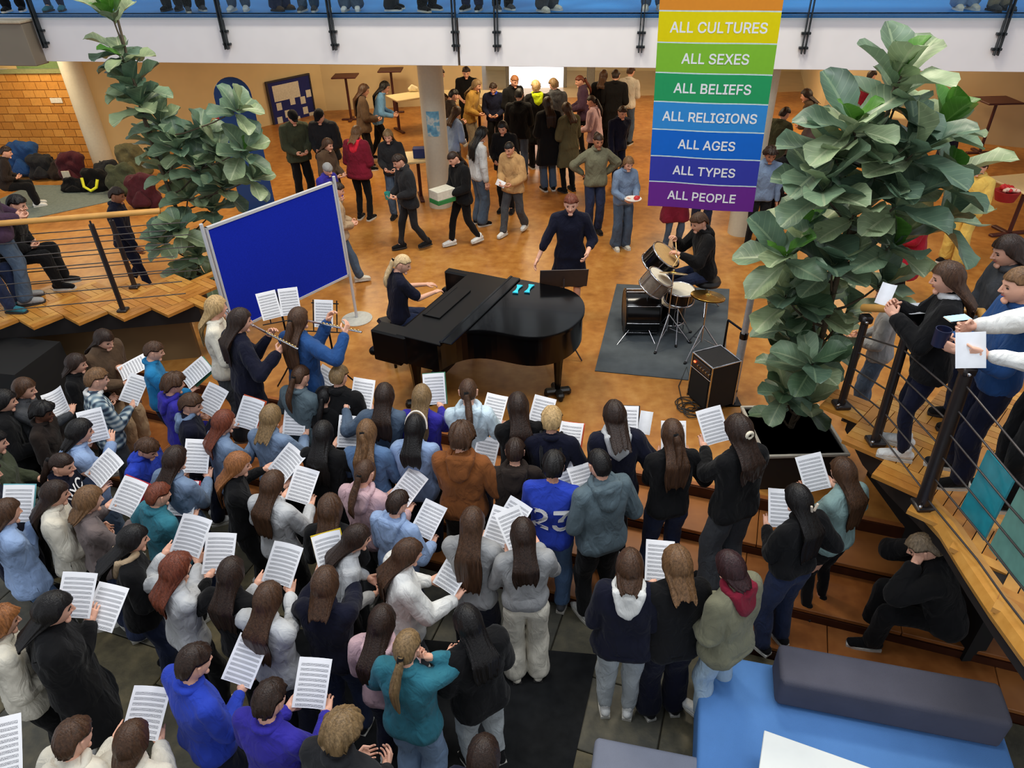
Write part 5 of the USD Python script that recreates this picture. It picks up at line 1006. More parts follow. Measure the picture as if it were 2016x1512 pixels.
CY = mat("ribbon_cyan", (40, 196, 226), rough=.6, var=.12, scale=30)
for k, (px, py) in enumerate(((1019, 570), (1042, 569))):
    c = at(px, py, 1.026); dd = unit(at(px + 6, py - 10, 1.026) - at(px - 6, py + 10, 1.026)); nn = np.array([-dd[1], dd[0], 0]); g = []
    for t, w in ((-.10, .034), (-.03, .014), (.03, .016), (.10, .036)):
        for z in (0, .012): g.append([c + dd * t + nn * w + [0, 0, z], c + dd * t - nn * w + [0, 0, z]])
    sl = [pts_hull(np.vstack(g[2 * a:2 * a + 4])) for a in range(3)]
    solo("ribbon", union(sl), CY, ("left", "right")[k] + " bright cyan ribbon lying on the black piano lid", "ribbon")

# ================================================================== music stands
def stand(label, px, py, z, face, w=.5, hgt=.34, solid=True, base=None):
    c = at(px, py, z); t = thing("music_stand", label, "music stand", (c[0], c[1], 0), -face)
    D = mat("stand_dark", (60, 48, 46), rough=.5) if solid else mat("stand_black", (28, 28, 30), rough=.4, metal=.5)
    Rt = rotx(math.radians(-24))
    if solid:
        part(t, "desk", xf(union([box((0, 0, 0), (w, .012, hgt), .003), box((0, -.035, -hgt / 2), (w, .07, .012), .003)]), Rt, (0, 0, z)), D, 30)
    else:
        part(t, "desk", cat([xf(box((x, 0, 0), (.012, .008, hgt), .002), Rt, (0, 0, z)) for x in (-w * .3, 0, w * .3)] + [xf(box((0, -.02, -hgt / 2), (w, .03, .01), .002), Rt, (0, 0, z)), xf(box((0, 0, hgt * .4), (w * .7, .008, .012), .002), Rt, (0, 0, z))]), D, 30, kind="stuff")
    part(t, "pole", cyl((0, .02, .28), (0, .02, z), .011), D, 40); part(t, "pole", cyl((0, .02, .1), (0, .02, .6), .015), D, 40)
    for a in (0.5, 2.6, 4.7): part(t, "leg", tube([(0, .02, .42), (.14 * math.cos(a), .02 + .14 * math.sin(a), .2), (.27 * math.cos(a), .02 + .27 * math.sin(a), .012)], .009, 8), D, True)
    return t, c
stand("dark brown music stand in front of the conductor, seen from its back", 1110, 548, 1.06, 180, w=.56, hgt=.30)
for (px, py, z, fc, lb, nm, dbl) in ((551, 592, 1.12, -20, "thin wire music stand with an open score, left one by the board", "open white score on the left wire music stand", True), (640, 612, 1.06, 8, "thin wire music stand with a single sheet beside the round foot", "single white score sheet on the right wire music stand", False)):
    t, c = stand(lb, px, py + 10, z, fc, solid=False, w=.44)
    n = unit(rotz(-math.radians(fc)) @ np.array([0, -.9, .42])); up = np.array([0, 0, 1.])
    rt_ = np.cross(unit(up - n * (up @ n)), n)
    if dbl:
        for s, nm2 in ((-1, "left page of the " + nm), (1, "right page of the " + nm)): paper_sheet(c + n * .03 + rt_ * s * .108 + [0, 0, .03], n + rt_ * -s * .12, up, "", label=nm2, bend=.004)
    else: paper_sheet(c + n * .03 + [0, 0, .03], n, up, "", label=nm, bend=.004)
# flutes
SIL = mat("silver", (214, 214, 218), rough=.18, metal=1., var=.02)
for s, lb in (("flautist with long blond", "silver flute of the blond player in the cream sweater"), ("flautist with dark brown", "silver flute of the player in the navy jacket"), ("flautist in blue sweater", "long silver flute of the player in the blue sweater dress")):
    d = who(s); m_ = d["hc"] + d["RZ"] @ d["HR"] @ np.array([-.03, .115, -.06]) * d["s"]; far_ = (d["wr"][1] + d["RZ"] @ np.array([.06, .05, .03])); dr = unit(far_ - m_); dr = unit([dr[0], dr[1], max(dr[2], -.10)])
    fl = thing("flute", lb, "flute", m_)
    part(fl, "tube", cat([tube([dr * -.06, dr * .62], .0105, 10), tube([dr * .02, dr * .03], .0135, 10)]), SIL, True)
    part(fl, "keys", cat([hull((dr * q + [0, 0, .012], .009), (dr * (q + .012) + [0, 0, .012], .009), s=S0) for q in np.linspace(.2, .58, 11)]), mat("brass_pale", (226, 190, 130), rough=.25, metal=1), True, kind="stuff")

# ================================================================== drums
CHR = mat("chrome", (190, 190, 195), rough=.15, metal=1); GOLD = mat("cymbal_gold", (206, 166, 76), rough=.22, metal=1., var=.12, scale=30); HEADM = mat("drum_head", (214, 206, 186), rough=.6, var=.04); SHELL = mat("drum_black", (12, 11, 12), rough=.18, coat=.08, spec=.3); SHELL2 = mat("drum_grey", (128, 116, 104), rough=.35, metal=.3, var=.2)
mt = [at(x, y, 0) for x, y in ((1214, 560), (1171, 731), (1352, 749), (1425, 745), (1436, 570))]
solo("drum_mat", pts_hull([p + [0, 0, z] for p in mt for z in (.001, .010)]), mat("mat_slate", (82, 88, 92), rough=.95, var=.14, scale=5, bump=.3, bscale=250, spec=.1), "dark slate grey mat under the drum kit", "mat", smooth=False)
def drum(name, label, c, axis, r, h, shell, head, lugs=8):
    """axis: unit vector from the middle to the struck head"""
    ax = unit(axis); x = unit(np.cross(ax, (0, .3, 1.) if abs(ax[2]) < .9 else (0, 1., 0))); y = np.cross(ax, x)
    t = thing(name, label, "drum", c)
    part(t, "shell", cyl(-ax * h / 2, ax * h / 2, r, n=36), shell, 40)
    for s, nm in ((1, "batter_head"), (-1, "resonant_head")): part(t, nm, cyl(ax * s * h / 2, ax * s * (h / 2 + .006), r * .97, n=36), head, 40)
    th = np.linspace(0, 2 * np.pi, 37)
    for s in (1, -1): part(t, "hoop", tube([x * math.cos(a) * (r + .008) + y * math.sin(a) * (r + .008) + ax * s * h / 2 for a in th], .012, 8), CHR if name != "bass_drum" else SHELL, True)
    for k in range(lugs):
        a = 2 * np.pi * (k + .5) / lugs; p = x * math.cos(a) * (r + .012) + y * math.sin(a) * (r + .012)
        part(t, "tension_rod", tube([p - ax * h / 2, p + ax * h / 2], .006, 6), CHR, True); 
    return t
bdc = at(1262, 612, .29)
bdm = drum("bass_drum", "black bass drum with chrome rods lying on the grey mat", bdc, (-1, .06, 0), .275, .42, SHELL, mat("head_black", (22, 22, 24), rough=.4))
for s in (-.2, .2): part(bdm, "spur", tube([(s * .6 - .05, -.2, -.15), (s * 1.2 - .1, -.36, -.285)], .008, 6), CHR, True)
def pole_to(t, c, foot_z=0., r=.011): part(t, "stand_tube", tube([(0, 0, 0), (0, 0, foot_z - c[2] + .25)], r, 8), CHR, True)
def tripod(t, c, R_=.30, a0=0.):
    for k in range(3):
        a = a0 + k * 2.094; part(t, "tripod_leg", cat([tube([(0, 0, .42 - c[2]), (R_ * math.cos(a), R_ * math.sin(a), .02 - c[2])], .009, 6), tube([(.03 * math.cos(a), .03 * math.sin(a), .22 - c[2]), (R_ * .7 * math.cos(a), R_ * .7 * math.sin(a), .14 - c[2])], .005, 6)]), CHR, True)
        part(t, "rubber_foot", hull(((R_ * math.cos(a), R_ * math.sin(a), .02 - c[2]), .02), ((R_ * 1.06 * math.cos(a), R_ * 1.06 * math.sin(a), .018 - c[2]), .018), s=S0), SHELL, True)
c = at(1291, 557, .82); tm_ = drum("tom_drum", "tilted tom drum with white head and grey shell above the bass drum", c, (.52, -.10, .8), .165, .20, SHELL2, HEADM, 6); part(tm_, "mount", tube([(-.02, 0, -.1), (bdc - c) * .55], .011, 8), CHR, True)
c = at(1300, 512, .84); tm_ = drum("tom_drum", "tilted tom drum with golden tan head behind the first tom", c, (.55, -.25, .8), .20, .22, SHELL, mat("head_tan", (196, 160, 108), rough=.45), 6); part(tm_, "mount", tube([(-.02, 0, -.1), (bdc - c) * .5], .011, 8), CHR, True)
c = at(1338, 580, .62); sn = drum("snare_drum", "snare drum with cream head and dark shell beside the hi-hat", c, (.05, -.05, 1), .175, .15, SHELL, HEADM, 8); pole_to(sn, c); tripod(sn, c, .24, .4)
c = at(1322, 612, .30); ft = drum("floor_tom", "dark small drum standing low behind the hardware", c, (0, 0, 1), .16, .26, SHELL, HEADM, 6)
for a in (0, 2.1, 4.2): part(ft, "leg", tube([(.17 * math.cos(a), .17 * math.sin(a), .05), (.18 * math.cos(a), .18 * math.sin(a), -.28)], .007, 6), CHR, True)
CYM = [(0, .030), (.02, .028), (.035, .012), (.10, .006), (.17, 0), (.172, -.003), (.10, .003), (.035, .009), (0, .02)]
def cymbal(label, px, py, z, r, tilt, a0, pair=False):
    c = at(px, py, z); t = thing("cymbal", label, "cymbal", c); k = r / .17; R_ = rotx(tilt[0]) @ roty(tilt[1])
    pr_ = np.array(CYM)[::-1] * [k, 1]
    part(t, "bronze_disc", xf(trimesh.creation.revolve(pr_, sections=40), R_), GOLD, 50)
    if pair: part(t, "bronze_disc", xf(trimesh.creation.revolve(pr_ * [1, -1] - [0, .02], sections=40), R_), GOLD, 50)
    part(t, "stand_tube", tube([(0, 0, .05), (0, 0, .18 - z)], .010, 8), CHR, True); tripod(t, c, .30, a0)
cymbal("gold hi-hat cymbal pair on a chrome stand, right of the snare", 1394, 582, .82, .20, (-.12, .1), 3.9, True)
cymbal("gold crash cymbal seen edge on above the toms", 1326, 538, .98, .17, (-.50, .12), 4.1)
dm = who("drummer")
for k, (a, b) in enumerate(((0, (1308, 552)), (1, (1335, 548)))):
    w = dm["wr"][k]; e = at(b[0], b[1], .92); dr = unit(e - w)
    solo("drumstick", tube([w - dr * .06, w + dr * .12, w + dr * .34, w + dr * .36], [.008, .008, .005, .007], 8), mat("stick_wood", (222, 186, 126), rough=.5), ("left", "right")[k] + " pale wooden drumstick in the drummer's hand", "drumstick", smooth=True)
th_ = thing("drum_stool", "round black drum stool under the drummer", "stool", (2.66, 8.62, 0))
part(th_, "seat", trimesh.creation.revolve([(0, .40), (.17, .40), (.18, .44), (.16, .48), (0, .485)], sections=28), mat("leather_black", (24, 23, 24)), 40); part(th_, "stem", cyl((0, 0, .2), (0, 0, .41), .015), CHR, 40)
for a in (0.3, 2.4, 4.5): part(th_, "leg", tube([(0, 0, .26), (.24 * math.cos(a), .24 * math.sin(a), .015)], .010, 6), CHR, True)
# amplifier with trolley handle
ta, tb_, tc_, td = (at(x, y, .60) for x, y in ((1365, 694), (1401, 679), (1433, 710), (1404, 726)))
o_ = ta; u_ = unit(td - ta); 
am = thing("amplifier", "black amplifier with metal edges and trolley handle beside the grey pole", "amplifier", (ta[0], ta[1], 0), math.degrees(math.atan2(u_[1], u_[0])))
lw = np.linalg.norm(td - ta); ld_ = .36
part(am, "cabinet", box((lw / 2, ld_ / 2, .315), (lw, ld_, .57), .012), mat("tolex", (26, 25, 26), rough=.7, bump=.4, bscale=200), 30)
part(am, "grille", box((lw / 2, -.004, .24), (lw - .05, .012, .36), .003), mat("grille_cloth", (16, 16, 16), rough=.95, bump=.5, bscale=400), 30)
part(am, "control_panel", box((lw / 2, -.004, .51), (lw - .05, .014, .12), .003), mat("panel_dark", (38, 36, 38), rough=.4), 30)
part(am, "trim_strip", box((lw / 2, -.006, .435), (lw, .016, .012), .003), CHR, 30)
part(am, "lamp", hull(((.06, -.014, .525), .012), ((.07, -.014, .525), .012)), mat("lamp_red", (255, 70, 40), emis=(255, 60, 30), emis_s=9.), True, label="glowing red power lamp")
for k in range(5): part(am, "knob", cyl((.13 + k * .05, -.004, .51), (.13 + k * .05, -.026, .51), .011, .009, 12), CHR, 40)
for x in (0, lw):
    for y in (0, ld_): part(am, "edge_trim", box((x, y, .315), (.016, .016, .58), .004), CHR, 30)
for y in (0, ld_): part(am, "edge_trim", box((lw / 2, y, .60), (lw, .016, .016), .004), CHR, 30)
for x in (0, lw): part(am, "edge_trim", box((x, ld_ / 2, .60), (.016, ld_, .016), .004), CHR, 30)
part(am, "trolley_handle", tube([(lw - .04, ld_ + .03, .3), (lw - .04, ld_ + .03, .90), (lw - .04, ld_ + .03, .92), (lw - .34, ld_ + .03, .92), (lw - .34, ld_ + .03, .90), (lw - .34, ld_ + .03, .3)], .012, 8), SHELL, 40)
for x in (.05, lw - .05):
    for y in (.05, ld_ - .05): part(am, "caster", hull(((x, y, .018), .018), ((x + .01, y, .018), .018)), SHELL, True)
CAB = mat("cable_black", (30, 28, 28), rough=.5)
cx, cy = at(1345, 795, 0)[:2]; rs = random.Random(5)
lp = []
for k in range(90):
    a = k * .42; r_ = .10 + .03 * math.sin(k * .7); lp.append((cx + r_ * math.cos(a) * 1.1 + .0012 * k, cy + r_ * math.sin(a) - .0022 * k, .012 + .006 * (k % 3)))
solo("cable", tube(lp, .006, 6), CAB, "coiled black cable on the floor left of the amplifier", "cable", smooth=True)
cp = [at(x, y, .01) for x, y in ((1352, 770), (1342, 740), (1350, 700))]; solo("cable", tube([at(1345, 800, .012), at(1336, 760, .012), at(1352, 722, .012), (ta + [.1, .2, -.58])], .006, 6), CAB, "black lead running from the coil up behind the amplifier", "cable", smooth=True)
solo("cable", tube([at(1440, 735, .3), at(1425, 770, .05), at(1410, 800, .012), at(1400, 850, .012), at(1388, 870, .012), at(1380, 905, .012)], .007, 6), mat("cable_white", (200, 196, 188), rough=.5), "pale cable running down from the amplifier to the choir", "cable", smooth=True)
po = at(1440, 792, 0); ztop = z_on(1480, 540, po)
pg = thing("light_stand", "thick grey aluminium tube standing between amplifier and plant", "pole", po)
GRT = mat("tube_grey", (168, 170, 172), rough=.35, metal=.25)
part(pg, "tube", cyl((0, 0, .0), (0, 0, ztop * .55), .042), GRT, 40); part(pg, "tube", cyl((0, 0, ztop * .5), (0, 0, ztop), .034), GRT, 40)
part(pg, "clamp", cyl((0, 0, ztop * .53), (0, 0, ztop * .57), .044), SHELL, 40); part(pg, "clamp", cyl((0, 0, .16), (0, 0, .19), .043), SHELL, 40); part(pg, "base_plate", box((0, 0, .008), (.18, .18, .016), .004), SHELL, 30)

# ================================================================== rainbow banner
b0, b1 = at(1275, 405, 1.92), at(1482, 418, 1.92); b1[1] = b1[1]
bu = unit(b1 - b0); bwid = np.linalg.norm(b1 - b0); bnz = np.array([bu[1], -bu[0], 0])
z21 = z_on(1297, 21, b0); hs = (z21 - 1.92) / 7
bn_ = thing("banner", "long rainbow striped banner with white slogans hanging above the stage", "banner", b0, math.degrees(math.atan2(bu[1], bu[0])))
tl = -.055 / (z21 - 1.92)       # the cloth hangs slightly askew
rows = [("purple", (110, 42, 142), "ALL PEOPLE"), ("indigo", (56, 62, 168), "ALL TYPES"), ("blue", (20, 106, 208), "ALL AGES"), ("sky_blue", (52, 142, 214), "ALL RELIGIONS"), ("green", (40, 158, 96), "ALL BELIEFS"), ("lime", (132, 192, 52), "ALL SEXES"), ("yellow", (232, 214, 0), "ALL CULTURES"), ("orange", (226, 142, 44), None), ("red", (206, 60, 50), None)]
WHT = mat("print_white", (240, 240, 240), rough=.7, var=.01)
rip = lambda x, z: .012 * math.sin(x * 6.5 + z * 1.3) * (1.2 - .3 * z)
for k, (nm, c, tx) in enumerate(rows):
    z0, z1 = k * hs, (k + 1) * hs; n = 13
    def grid(za, zb, off):
        V = []; 
        for o in (-.0015, .0015):
            for z in (za, zb):
                for x in np.linspace(0, bwid, n): V.append((x + tl * z, rip(x, z) - off + o, z))
        F = []
        for j in range(n - 1):
            for a, b in ((0, 1), (3, 2), (1, 3), (2, 0)): F.append((a * n + j, a * n + j + 1, b * n + j + 1, b * n + j))
        F += [(0, n, 3 * n, 2 * n), (n - 1, 3 * n - 1, 4 * n - 1, 2 * n - 1)]
        return np.array(V), np.array(F)
    part(bn_, "stripe", grid(z0 + (.0 if k == 0 else .006), z1 - .006, 0), mat("banner_" + nm, c, rough=.7, var=.02, spec=.2), False, label=f"{nm.replace('_', ' ')} stripe" + (f" reading {tx}" if tx else ""))
    part(bn_, "seam", grid(z1 - .006, z1 + .006, 0), mat("banner_seam", (206, 226, 226), rough=.7), False)
    if tx:
        tmx = meshkit.text_mesh(tx, hs * .325, .002, bold=True); v = np.array(tmx.vertices); w = v[:, 0].max()
        sx = 1.0
        xs = (bwid - w * sx) / 2 + v[:, 0] * sx + tl * z0; zs = z0 + hs * .33 + v[:, 1]
        ys = np.array([rip(a, b) for a, b in zip(xs, zs)]) - .0025 - v[:, 2]
        part(bn_, "lettering", trimesh.Trimesh(np.c_[xs, ys, zs], tmx.faces, process=False), WHT, False, label="white capitals " + tx)

# ================================================================== gallery railing
gr = thing("glass_railing", "glass railing with dark steel posts along the upper gallery", "railing", onf(0, 0, 0), math.degrees(ang))
STEEL = mat("post_steel", (44, 50, 54), rough=.35, metal=.5)
sx_ = []
for px, py in ((88, 92), (447, 97), (659, 98), (897, 100), (978, 102), (1260, 105), (1580, 108), (1958, 116), (2210, 120)):
    q = at(px, py, 2.92); xx = q[0]
    for _ in range(6):
        r_ = ray(px, py); y = FY(xx) - .07; xx = (EYE + r_ * (y / r_[1]))[0]
    q = EYE + r_ * (y / r_[1]); s = (np.array([q[0], q[1], 0]) - [0, 11.25, 0]) @ FU; sx_.append(s)
    for o in (-.022, .022): part(gr, "post", box((s + o, -.06, 3.64), (.014, .07, 1.46), .003), STEEL, 30)
    for z in (2.98, 3.16): part(gr, "bracket", box((s, -.03, z), (.12, .06, .03), .004), STEEL, 30)
GLS = usdkit.material(stage, "/World/Looks/glass_pane", {"f": ("fresnel", {"IOR": 1.2}), "t": ("transparent_bsdf", {"color": (.93, .96, .96)}), "g": ("glossy_bsdf", {"roughness": .03, "color": (.9, .95, .95)}), "m": ("mix_closure", {})}, [("f.fac", "m.fac"), ("t.BSDF", "m.closure1"), ("g.BSDF", "m.closure2")], surface="m.closure")
for a, b in zip(sx_[:-1], sx_[1:]): part(gr, "glass_pane", box(((a + b) / 2, -.05, 3.82), (b - a - .07, .012, 1.0)), GLS, False)
part(gr, "top_rail", box(((sx_[0] + sx_[-1]) / 2, -.05, 4.40), (sx_[-1] - sx_[0], .06, .04), .01), STEEL, 30)

# ================================================================== lounge furniture, front right
f0, f1, f2 = at(1378, 1278, -.07), at(1560, 1312, -.07), at(1366, 1490, -.07)
lu_ = unit(f1 - f0); lv_ = np.array([lu_[1], -lu_[0], 0])
if lv_ @ (f2 - f0) < 0: lv_ = -lv_
lo = thing("lounge_bench", "wide blue upholstered bench in the front right corner", "bench", (f0[0], f0[1], -.52), math.degrees(math.atan2(lu_[1], lu_[0])))
FAB = mat("fabric_blue", (90, 138, 200), rough=.85, var=.05, scale=4, bump=.25, bscale=260, spec=.2)
def rbox(x0, x1, y0, y1, z0, z1, r=.03): return union([hull(*[((x, y, z), r) for x in (x0 + r, x1 - r) for y in (y0 + r, y1 - r) for z in (z0 + r, z1 - r)])])
part(lo, "seat", rbox(0, 2.05, -1.5, 0, .12, .45, .04), FAB, 40)
part(lo, "plinth", box((1.02, -.75, .06), (1.9, 1.35, .12)), mat("plinth_dark", (30, 30, 34)), False)
bo = thing("backrest_cushion", "dark grey block backrest cushion lying on the blue bench", "cushion", (f0[0], f0[1], -.07), math.degrees(math.atan2(lu_[1], lu_[0])))
part(bo, "cushion", rbox(.52, 1.98, -.36, -.03, .005, .30, .045), mat("fabric_grey", (84, 84, 96), rough=.9, var=.06, scale=5, bump=.3, bscale=260, spec=.2), 40)
g0, g1 = at(1172, 1446, -.1), at(1393, 1490, -.1); gu = unit(g1 - g0)
pf = thing("pouf", "light grey upholstered block at the bottom edge", "pouf", (g0[0], g0[1], -.52), math.degrees(math.atan2(gu[1], gu[0])))
part(pf, "body", rbox(0, np.linalg.norm(g1 - g0) + .02, -.7, 0, .01, .42, .04), mat("fabric_light", (128, 132, 146), rough=.9, var=.05, scale=5, bump=.3, bscale=260, spec=.2), 40)
h0, h1 = at(1508, 1438, .22), at(1706, 1508, .22); hu = unit(h1 - h0)
wt = thing("side_table", "white square table top at the bottom edge over the blue bench", "table", (h0[0], h0[1], -.52), math.degrees(math.atan2(hu[1], hu[0])))
part(wt, "table_top", box((.36, -.36, .725), (.74, .72, .03), .004), mat("table_white", (226, 230, 228), rough=.4, var=.01), 30)
part(wt, "leg", cyl((.5, -.5, 0), (.5, -.5, .71), .03), ALU, 40)

# ================================================================== hall furniture
WD = mat("table_red_brown", (70, 28, 24), rough=.5, var=.1); TOPM = mat("table_top_pale", (226, 206, 156), rough=.35, var=.04)
def high_table(label, px, py, h=1.08, w=.62, top=None, rz_=0):
    c = at(px, py, 0); t = thing("high_table", label, "table", c, rz_)
    part(t, "table_top", box((0, 0, h), (w, w * .9, .035), .01), top or WD, 30); part(t, "pole", cyl((0, 0, .03), (0, 0, h - .02), .032), WD, 40)
    part(t, "foot", box((0, 0, .02), (w * .8, .09, .04), .01), WD, 30); part(t, "foot", box((0, 0, .02), (.09, w * .8, .04), .01), WD, 30); return t
high_table("dark high table by the cream wall, left of the long haired girls", 692, 236)
high_table("dark high table against the cream wall, behind the leaning girl", 778, 222)
high_table("dark high table on the right by the beige wall", 1928, 302, w=.72)
high_table("dark high table in front of the bright glazing, left one", 1022, 150)
high_table("dark high table in front of the bright glazing, right one", 1050, 158)
high_table("pale topped high table with red flowers on the right", 1985, 462, h=.86, w=.86, top=TOPM, rz_=10)
def long_table(label, px, py, w, d, rz_, h=.78, z_is_top=False):
    c = at(px, py, h); t = thing("serving_table", label, "table", (c[0], c[1], 0), rz_)
    part(t, "table_top", box((0, 0, h), (w, d, .04), .008), TOPM, 30)
    for s in (-1, 1): part(t, "leg", union([box((s * (w / 2 - .12), 0, h / 2), (.06, .06, h - .02), .01), box((s * (w / 2 - .12), 0, .02), (.08, d * .8, .04), .01)]), WD, 30)
    return t, np.array([c[0], c[1], h])
long_table("pale serving table behind the white column", 930, 186, 2.4, .8, -8)
long_table("pale serving table that the crowd leans over", 1010, 215, 1.8, .8, -8)
_t, c1 = long_table("pale table against the wall behind the leaning girl", 815, 188, 1.2, .7, 30)
_t, c2 = long_table("pale green topped table left of the middle column", 792, 312, .8, .7, 12)
_t, c3 = long_table("pale table with yellow papers behind the right plant", 1735, 222, 1.4, .7, -28)
q = at(826, 303, .86); bxx = thing("box", "dark blue box on the pale table beside the column", "box", (q[0], q[1], .80)); part(bxx, "carton", box((0, 0, .08), (.22, .18, .16), .008), mat("box_blue", (34, 50, 110), rough=.6), 30); part(bxx, "lid", box((0, 0, .165), (.23, .19, .02), .004), mat("box_blue", (34, 50, 110)), 30)
q = at(808, 178, .83); solo("paper_bag", cat([hull(((q[0], q[1], .86), .06), ((q[0] + .15, q[1], .86), .06), ((q[0] + .05, q[1], .93), .04))]), mat("bag_cream", (226, 210, 170), rough=.8), "crumpled cream paper bag on the back table", "bag", smooth=True)
q = at(1978, 392, .9); fw_ = thing("flower_basket", "red flower basket on the pale high table at the right edge", "flowers", (q[0], q[1], .885))
part(fw_, "basket", trimesh.creation.revolve([(0, 0), (.13, 0), (.17, .14), (.15, .14), (0, .10)], sections=20), mat("basket_red", (150, 24, 34), rough=.6), 40)
rs = random.Random(9)
for k in range(9): part(fw_, "flower", hull(((rs.uniform(-.12, .12), rs.uniform(-.1, .1), .16 + rs.uniform(0, .06)), .035), ((rs.uniform(-.12, .12), rs.uniform(-.1, .1), .17), .03), s=S0), mat("petal_red", (196, 34, 40), rough=.6) if k % 3 else mat("petal_pale", (226, 196, 176), rough=.6), True)
# notice board on the slanting wall, and the tall blue flag
wa, wb_ = np.array([-9.0, 15.8]), np.array([-4.9, 20.5]); wd_ = unit(wb_ - wa); wn = np.array([wd_[1], -wd_[0]])
def on_wall(px, py, off=.05):
    r_ = ray(px, py); A = np.array([[r_[0], -wd_[0]], [r_[1], -wd_[1]]]); s = np.linalg.solve(A, wa + wn * off); return EYE + r_ * s[0]
nb_ = thing("notice_board", "dark blue notice board with white notes hanging on the slanting wall", "notice board", (0, 0, 0))
cn = [on_wall(*p) for p in ((522, 178), (602, 134), (624, 236), (548, 262))]
zt_, zb_ = (cn[0][2] + cn[1][2]) / 2, (cn[2][2] + cn[3][2]) / 2; sa, sb_ = ((cn[0] + cn[3]) / 2)[:2], ((cn[1] + cn[2]) / 2)[:2]
def wslab(s0, s1, z0, z1, o0, o1):
    L_ = np.linalg.norm(sb_ - sa); return pts_hull([[*(sa + (sb_ - sa) * s + wn * o), z] for s in (s0, s1) for o in (o0, o1) for z in (z0, z1)])
HZ = zt_ - zb_; part(nb_, "panel", wslab(0, 1, zb_, zt_, -.02, .02), mat("board_navy", (24, 34, 104), rough=.9), False)
part(nb_, "frame", union([wslab(-.02, 1.02, zt_ - .01, zt_ + .03, -.02, .035), wslab(-.02, .01, zb_, zt_, -.02, .035), wslab(.99, 1.02, zb_, zt_, -.02, .035), wslab(-.02, 1.02, zb_ - .03, zb_, -.02, .035)]), mat("frame_dark", (40, 40, 50), rough=.5), 30)
part(nb_, "title_sheet", wslab(.10, .72, zb_ + HZ * .60, zb_ + HZ * .92, .02, .026), mat("note_white", (206, 204, 190), rough=.7), False)
for (s, z) in ((.12, .42), (.45, .47), (.70, .44), (.86, .55), (.28, .24), (.72, .22), (.08, .14), (.50, .06), (.85, .08)): part(nb_, "note", wslab(s, s + .12, zb_ + HZ * z, zb_ + HZ * (z + .15), .02, .025), mat("note_white", (206, 204, 190)), False)
fb = at(512, 420, 0); fzt = z_on(505, 152, fb)
fl_ = thing("flag_board", "tall round topped dark blue display board left of the notice board", "display board", fb, 18)
th = np.linspace(0, np.pi, 15); fw2 = .30
part(fl_, "panel", xf(prism([(-fw2, .05), (fw2, .05)] + [(fw2 * math.cos(a), fzt - fw2 + fw2 * math.sin(a)) for a in th], -.02, .02), rotx(np.pi / 2)), mat("flag_blue", (22, 62, 118), rough=.45, var=.08, scale=2), 30)
part(fl_, "stripe", xf(prism([(.02, .3), (.06, .3), (.06, fzt - .5), (.02, fzt - .5)], .021, .025), rotx(np.pi / 2)), mat("flag_pale", (120, 150, 190), rough=.5), False)
part(fl_, "foot", box((0, 0, .03), (.5, .4, .06), .01), mat("plinth_dark", (30, 30, 34)), 30)
q = aty(446, 228, 13.4); rsn = thing("sign", "small red arrow shaped sign on a stick behind the left plant", "sign", (q[0], q[1], 0)); part(rsn, "stick", cyl((0, 0, 0), (0, 0, q[2]), .012), ALU, 40); part(rsn, "plate", box((0, -.01, q[2]), (.42, .02, .16), .004), mat("sign_red", (190, 40, 46), rough=.5), 30)
# shelves and bags, far left
sh0 = at(-10, 338, 0); sf = thing("shelf", "wooden shelf unit filled with bags and boxes at the left edge", "shelf", (-12.6, 15.85, 0), 0)
SW = mat("shelf_wood", (150, 110, 66), rough=.6, var=.1)
for z in (.30, .75, 1.2, 1.65): part(sf, "shelf_board", box((0, 0, z), (1.5, .42, .035), .004), SW, 30)
for x in (-.75, 0, .75): part(sf, "upright", box((x, 0, .98), (.04, .42, 1.42), .004), SW, 30)
rs = random.Random(12); _cn = {(206, 196, 176): 'cream', (176, 92, 52): 'orange brown', (86, 70, 60): 'dark brown', (196, 172, 130): 'tan', (120, 110, 104): 'grey', (222, 214, 200): 'white'}; _ln = {.32: 'lowest', .77: 'middle', 1.22: 'upper'}
for z in (.32, .77, 1.22):
    for k in range(5):
        x = -.58 + k * .29; hh_ = rs.uniform(.18, .36); cc_ = rs.choice([(206, 196, 176), (176, 92, 52), (86, 70, 60), (196, 172, 130), (120, 110, 104), (222, 214, 200)])
        solo("storage_box", box((-12.6 + x, 15.84, z + hh_ / 2), (rs.uniform(.16, .25), .3, hh_), .02), mat("stored_%d_%d_%d" % cc_, cc_, rough=.8, var=.15), f"{_cn[cc_]} box, {('first', 'second', 'third', 'fourth', 'fifth')[k]} from the left on the {_ln[z]} shelf at the left edge", "box", group="things on the left shelf")
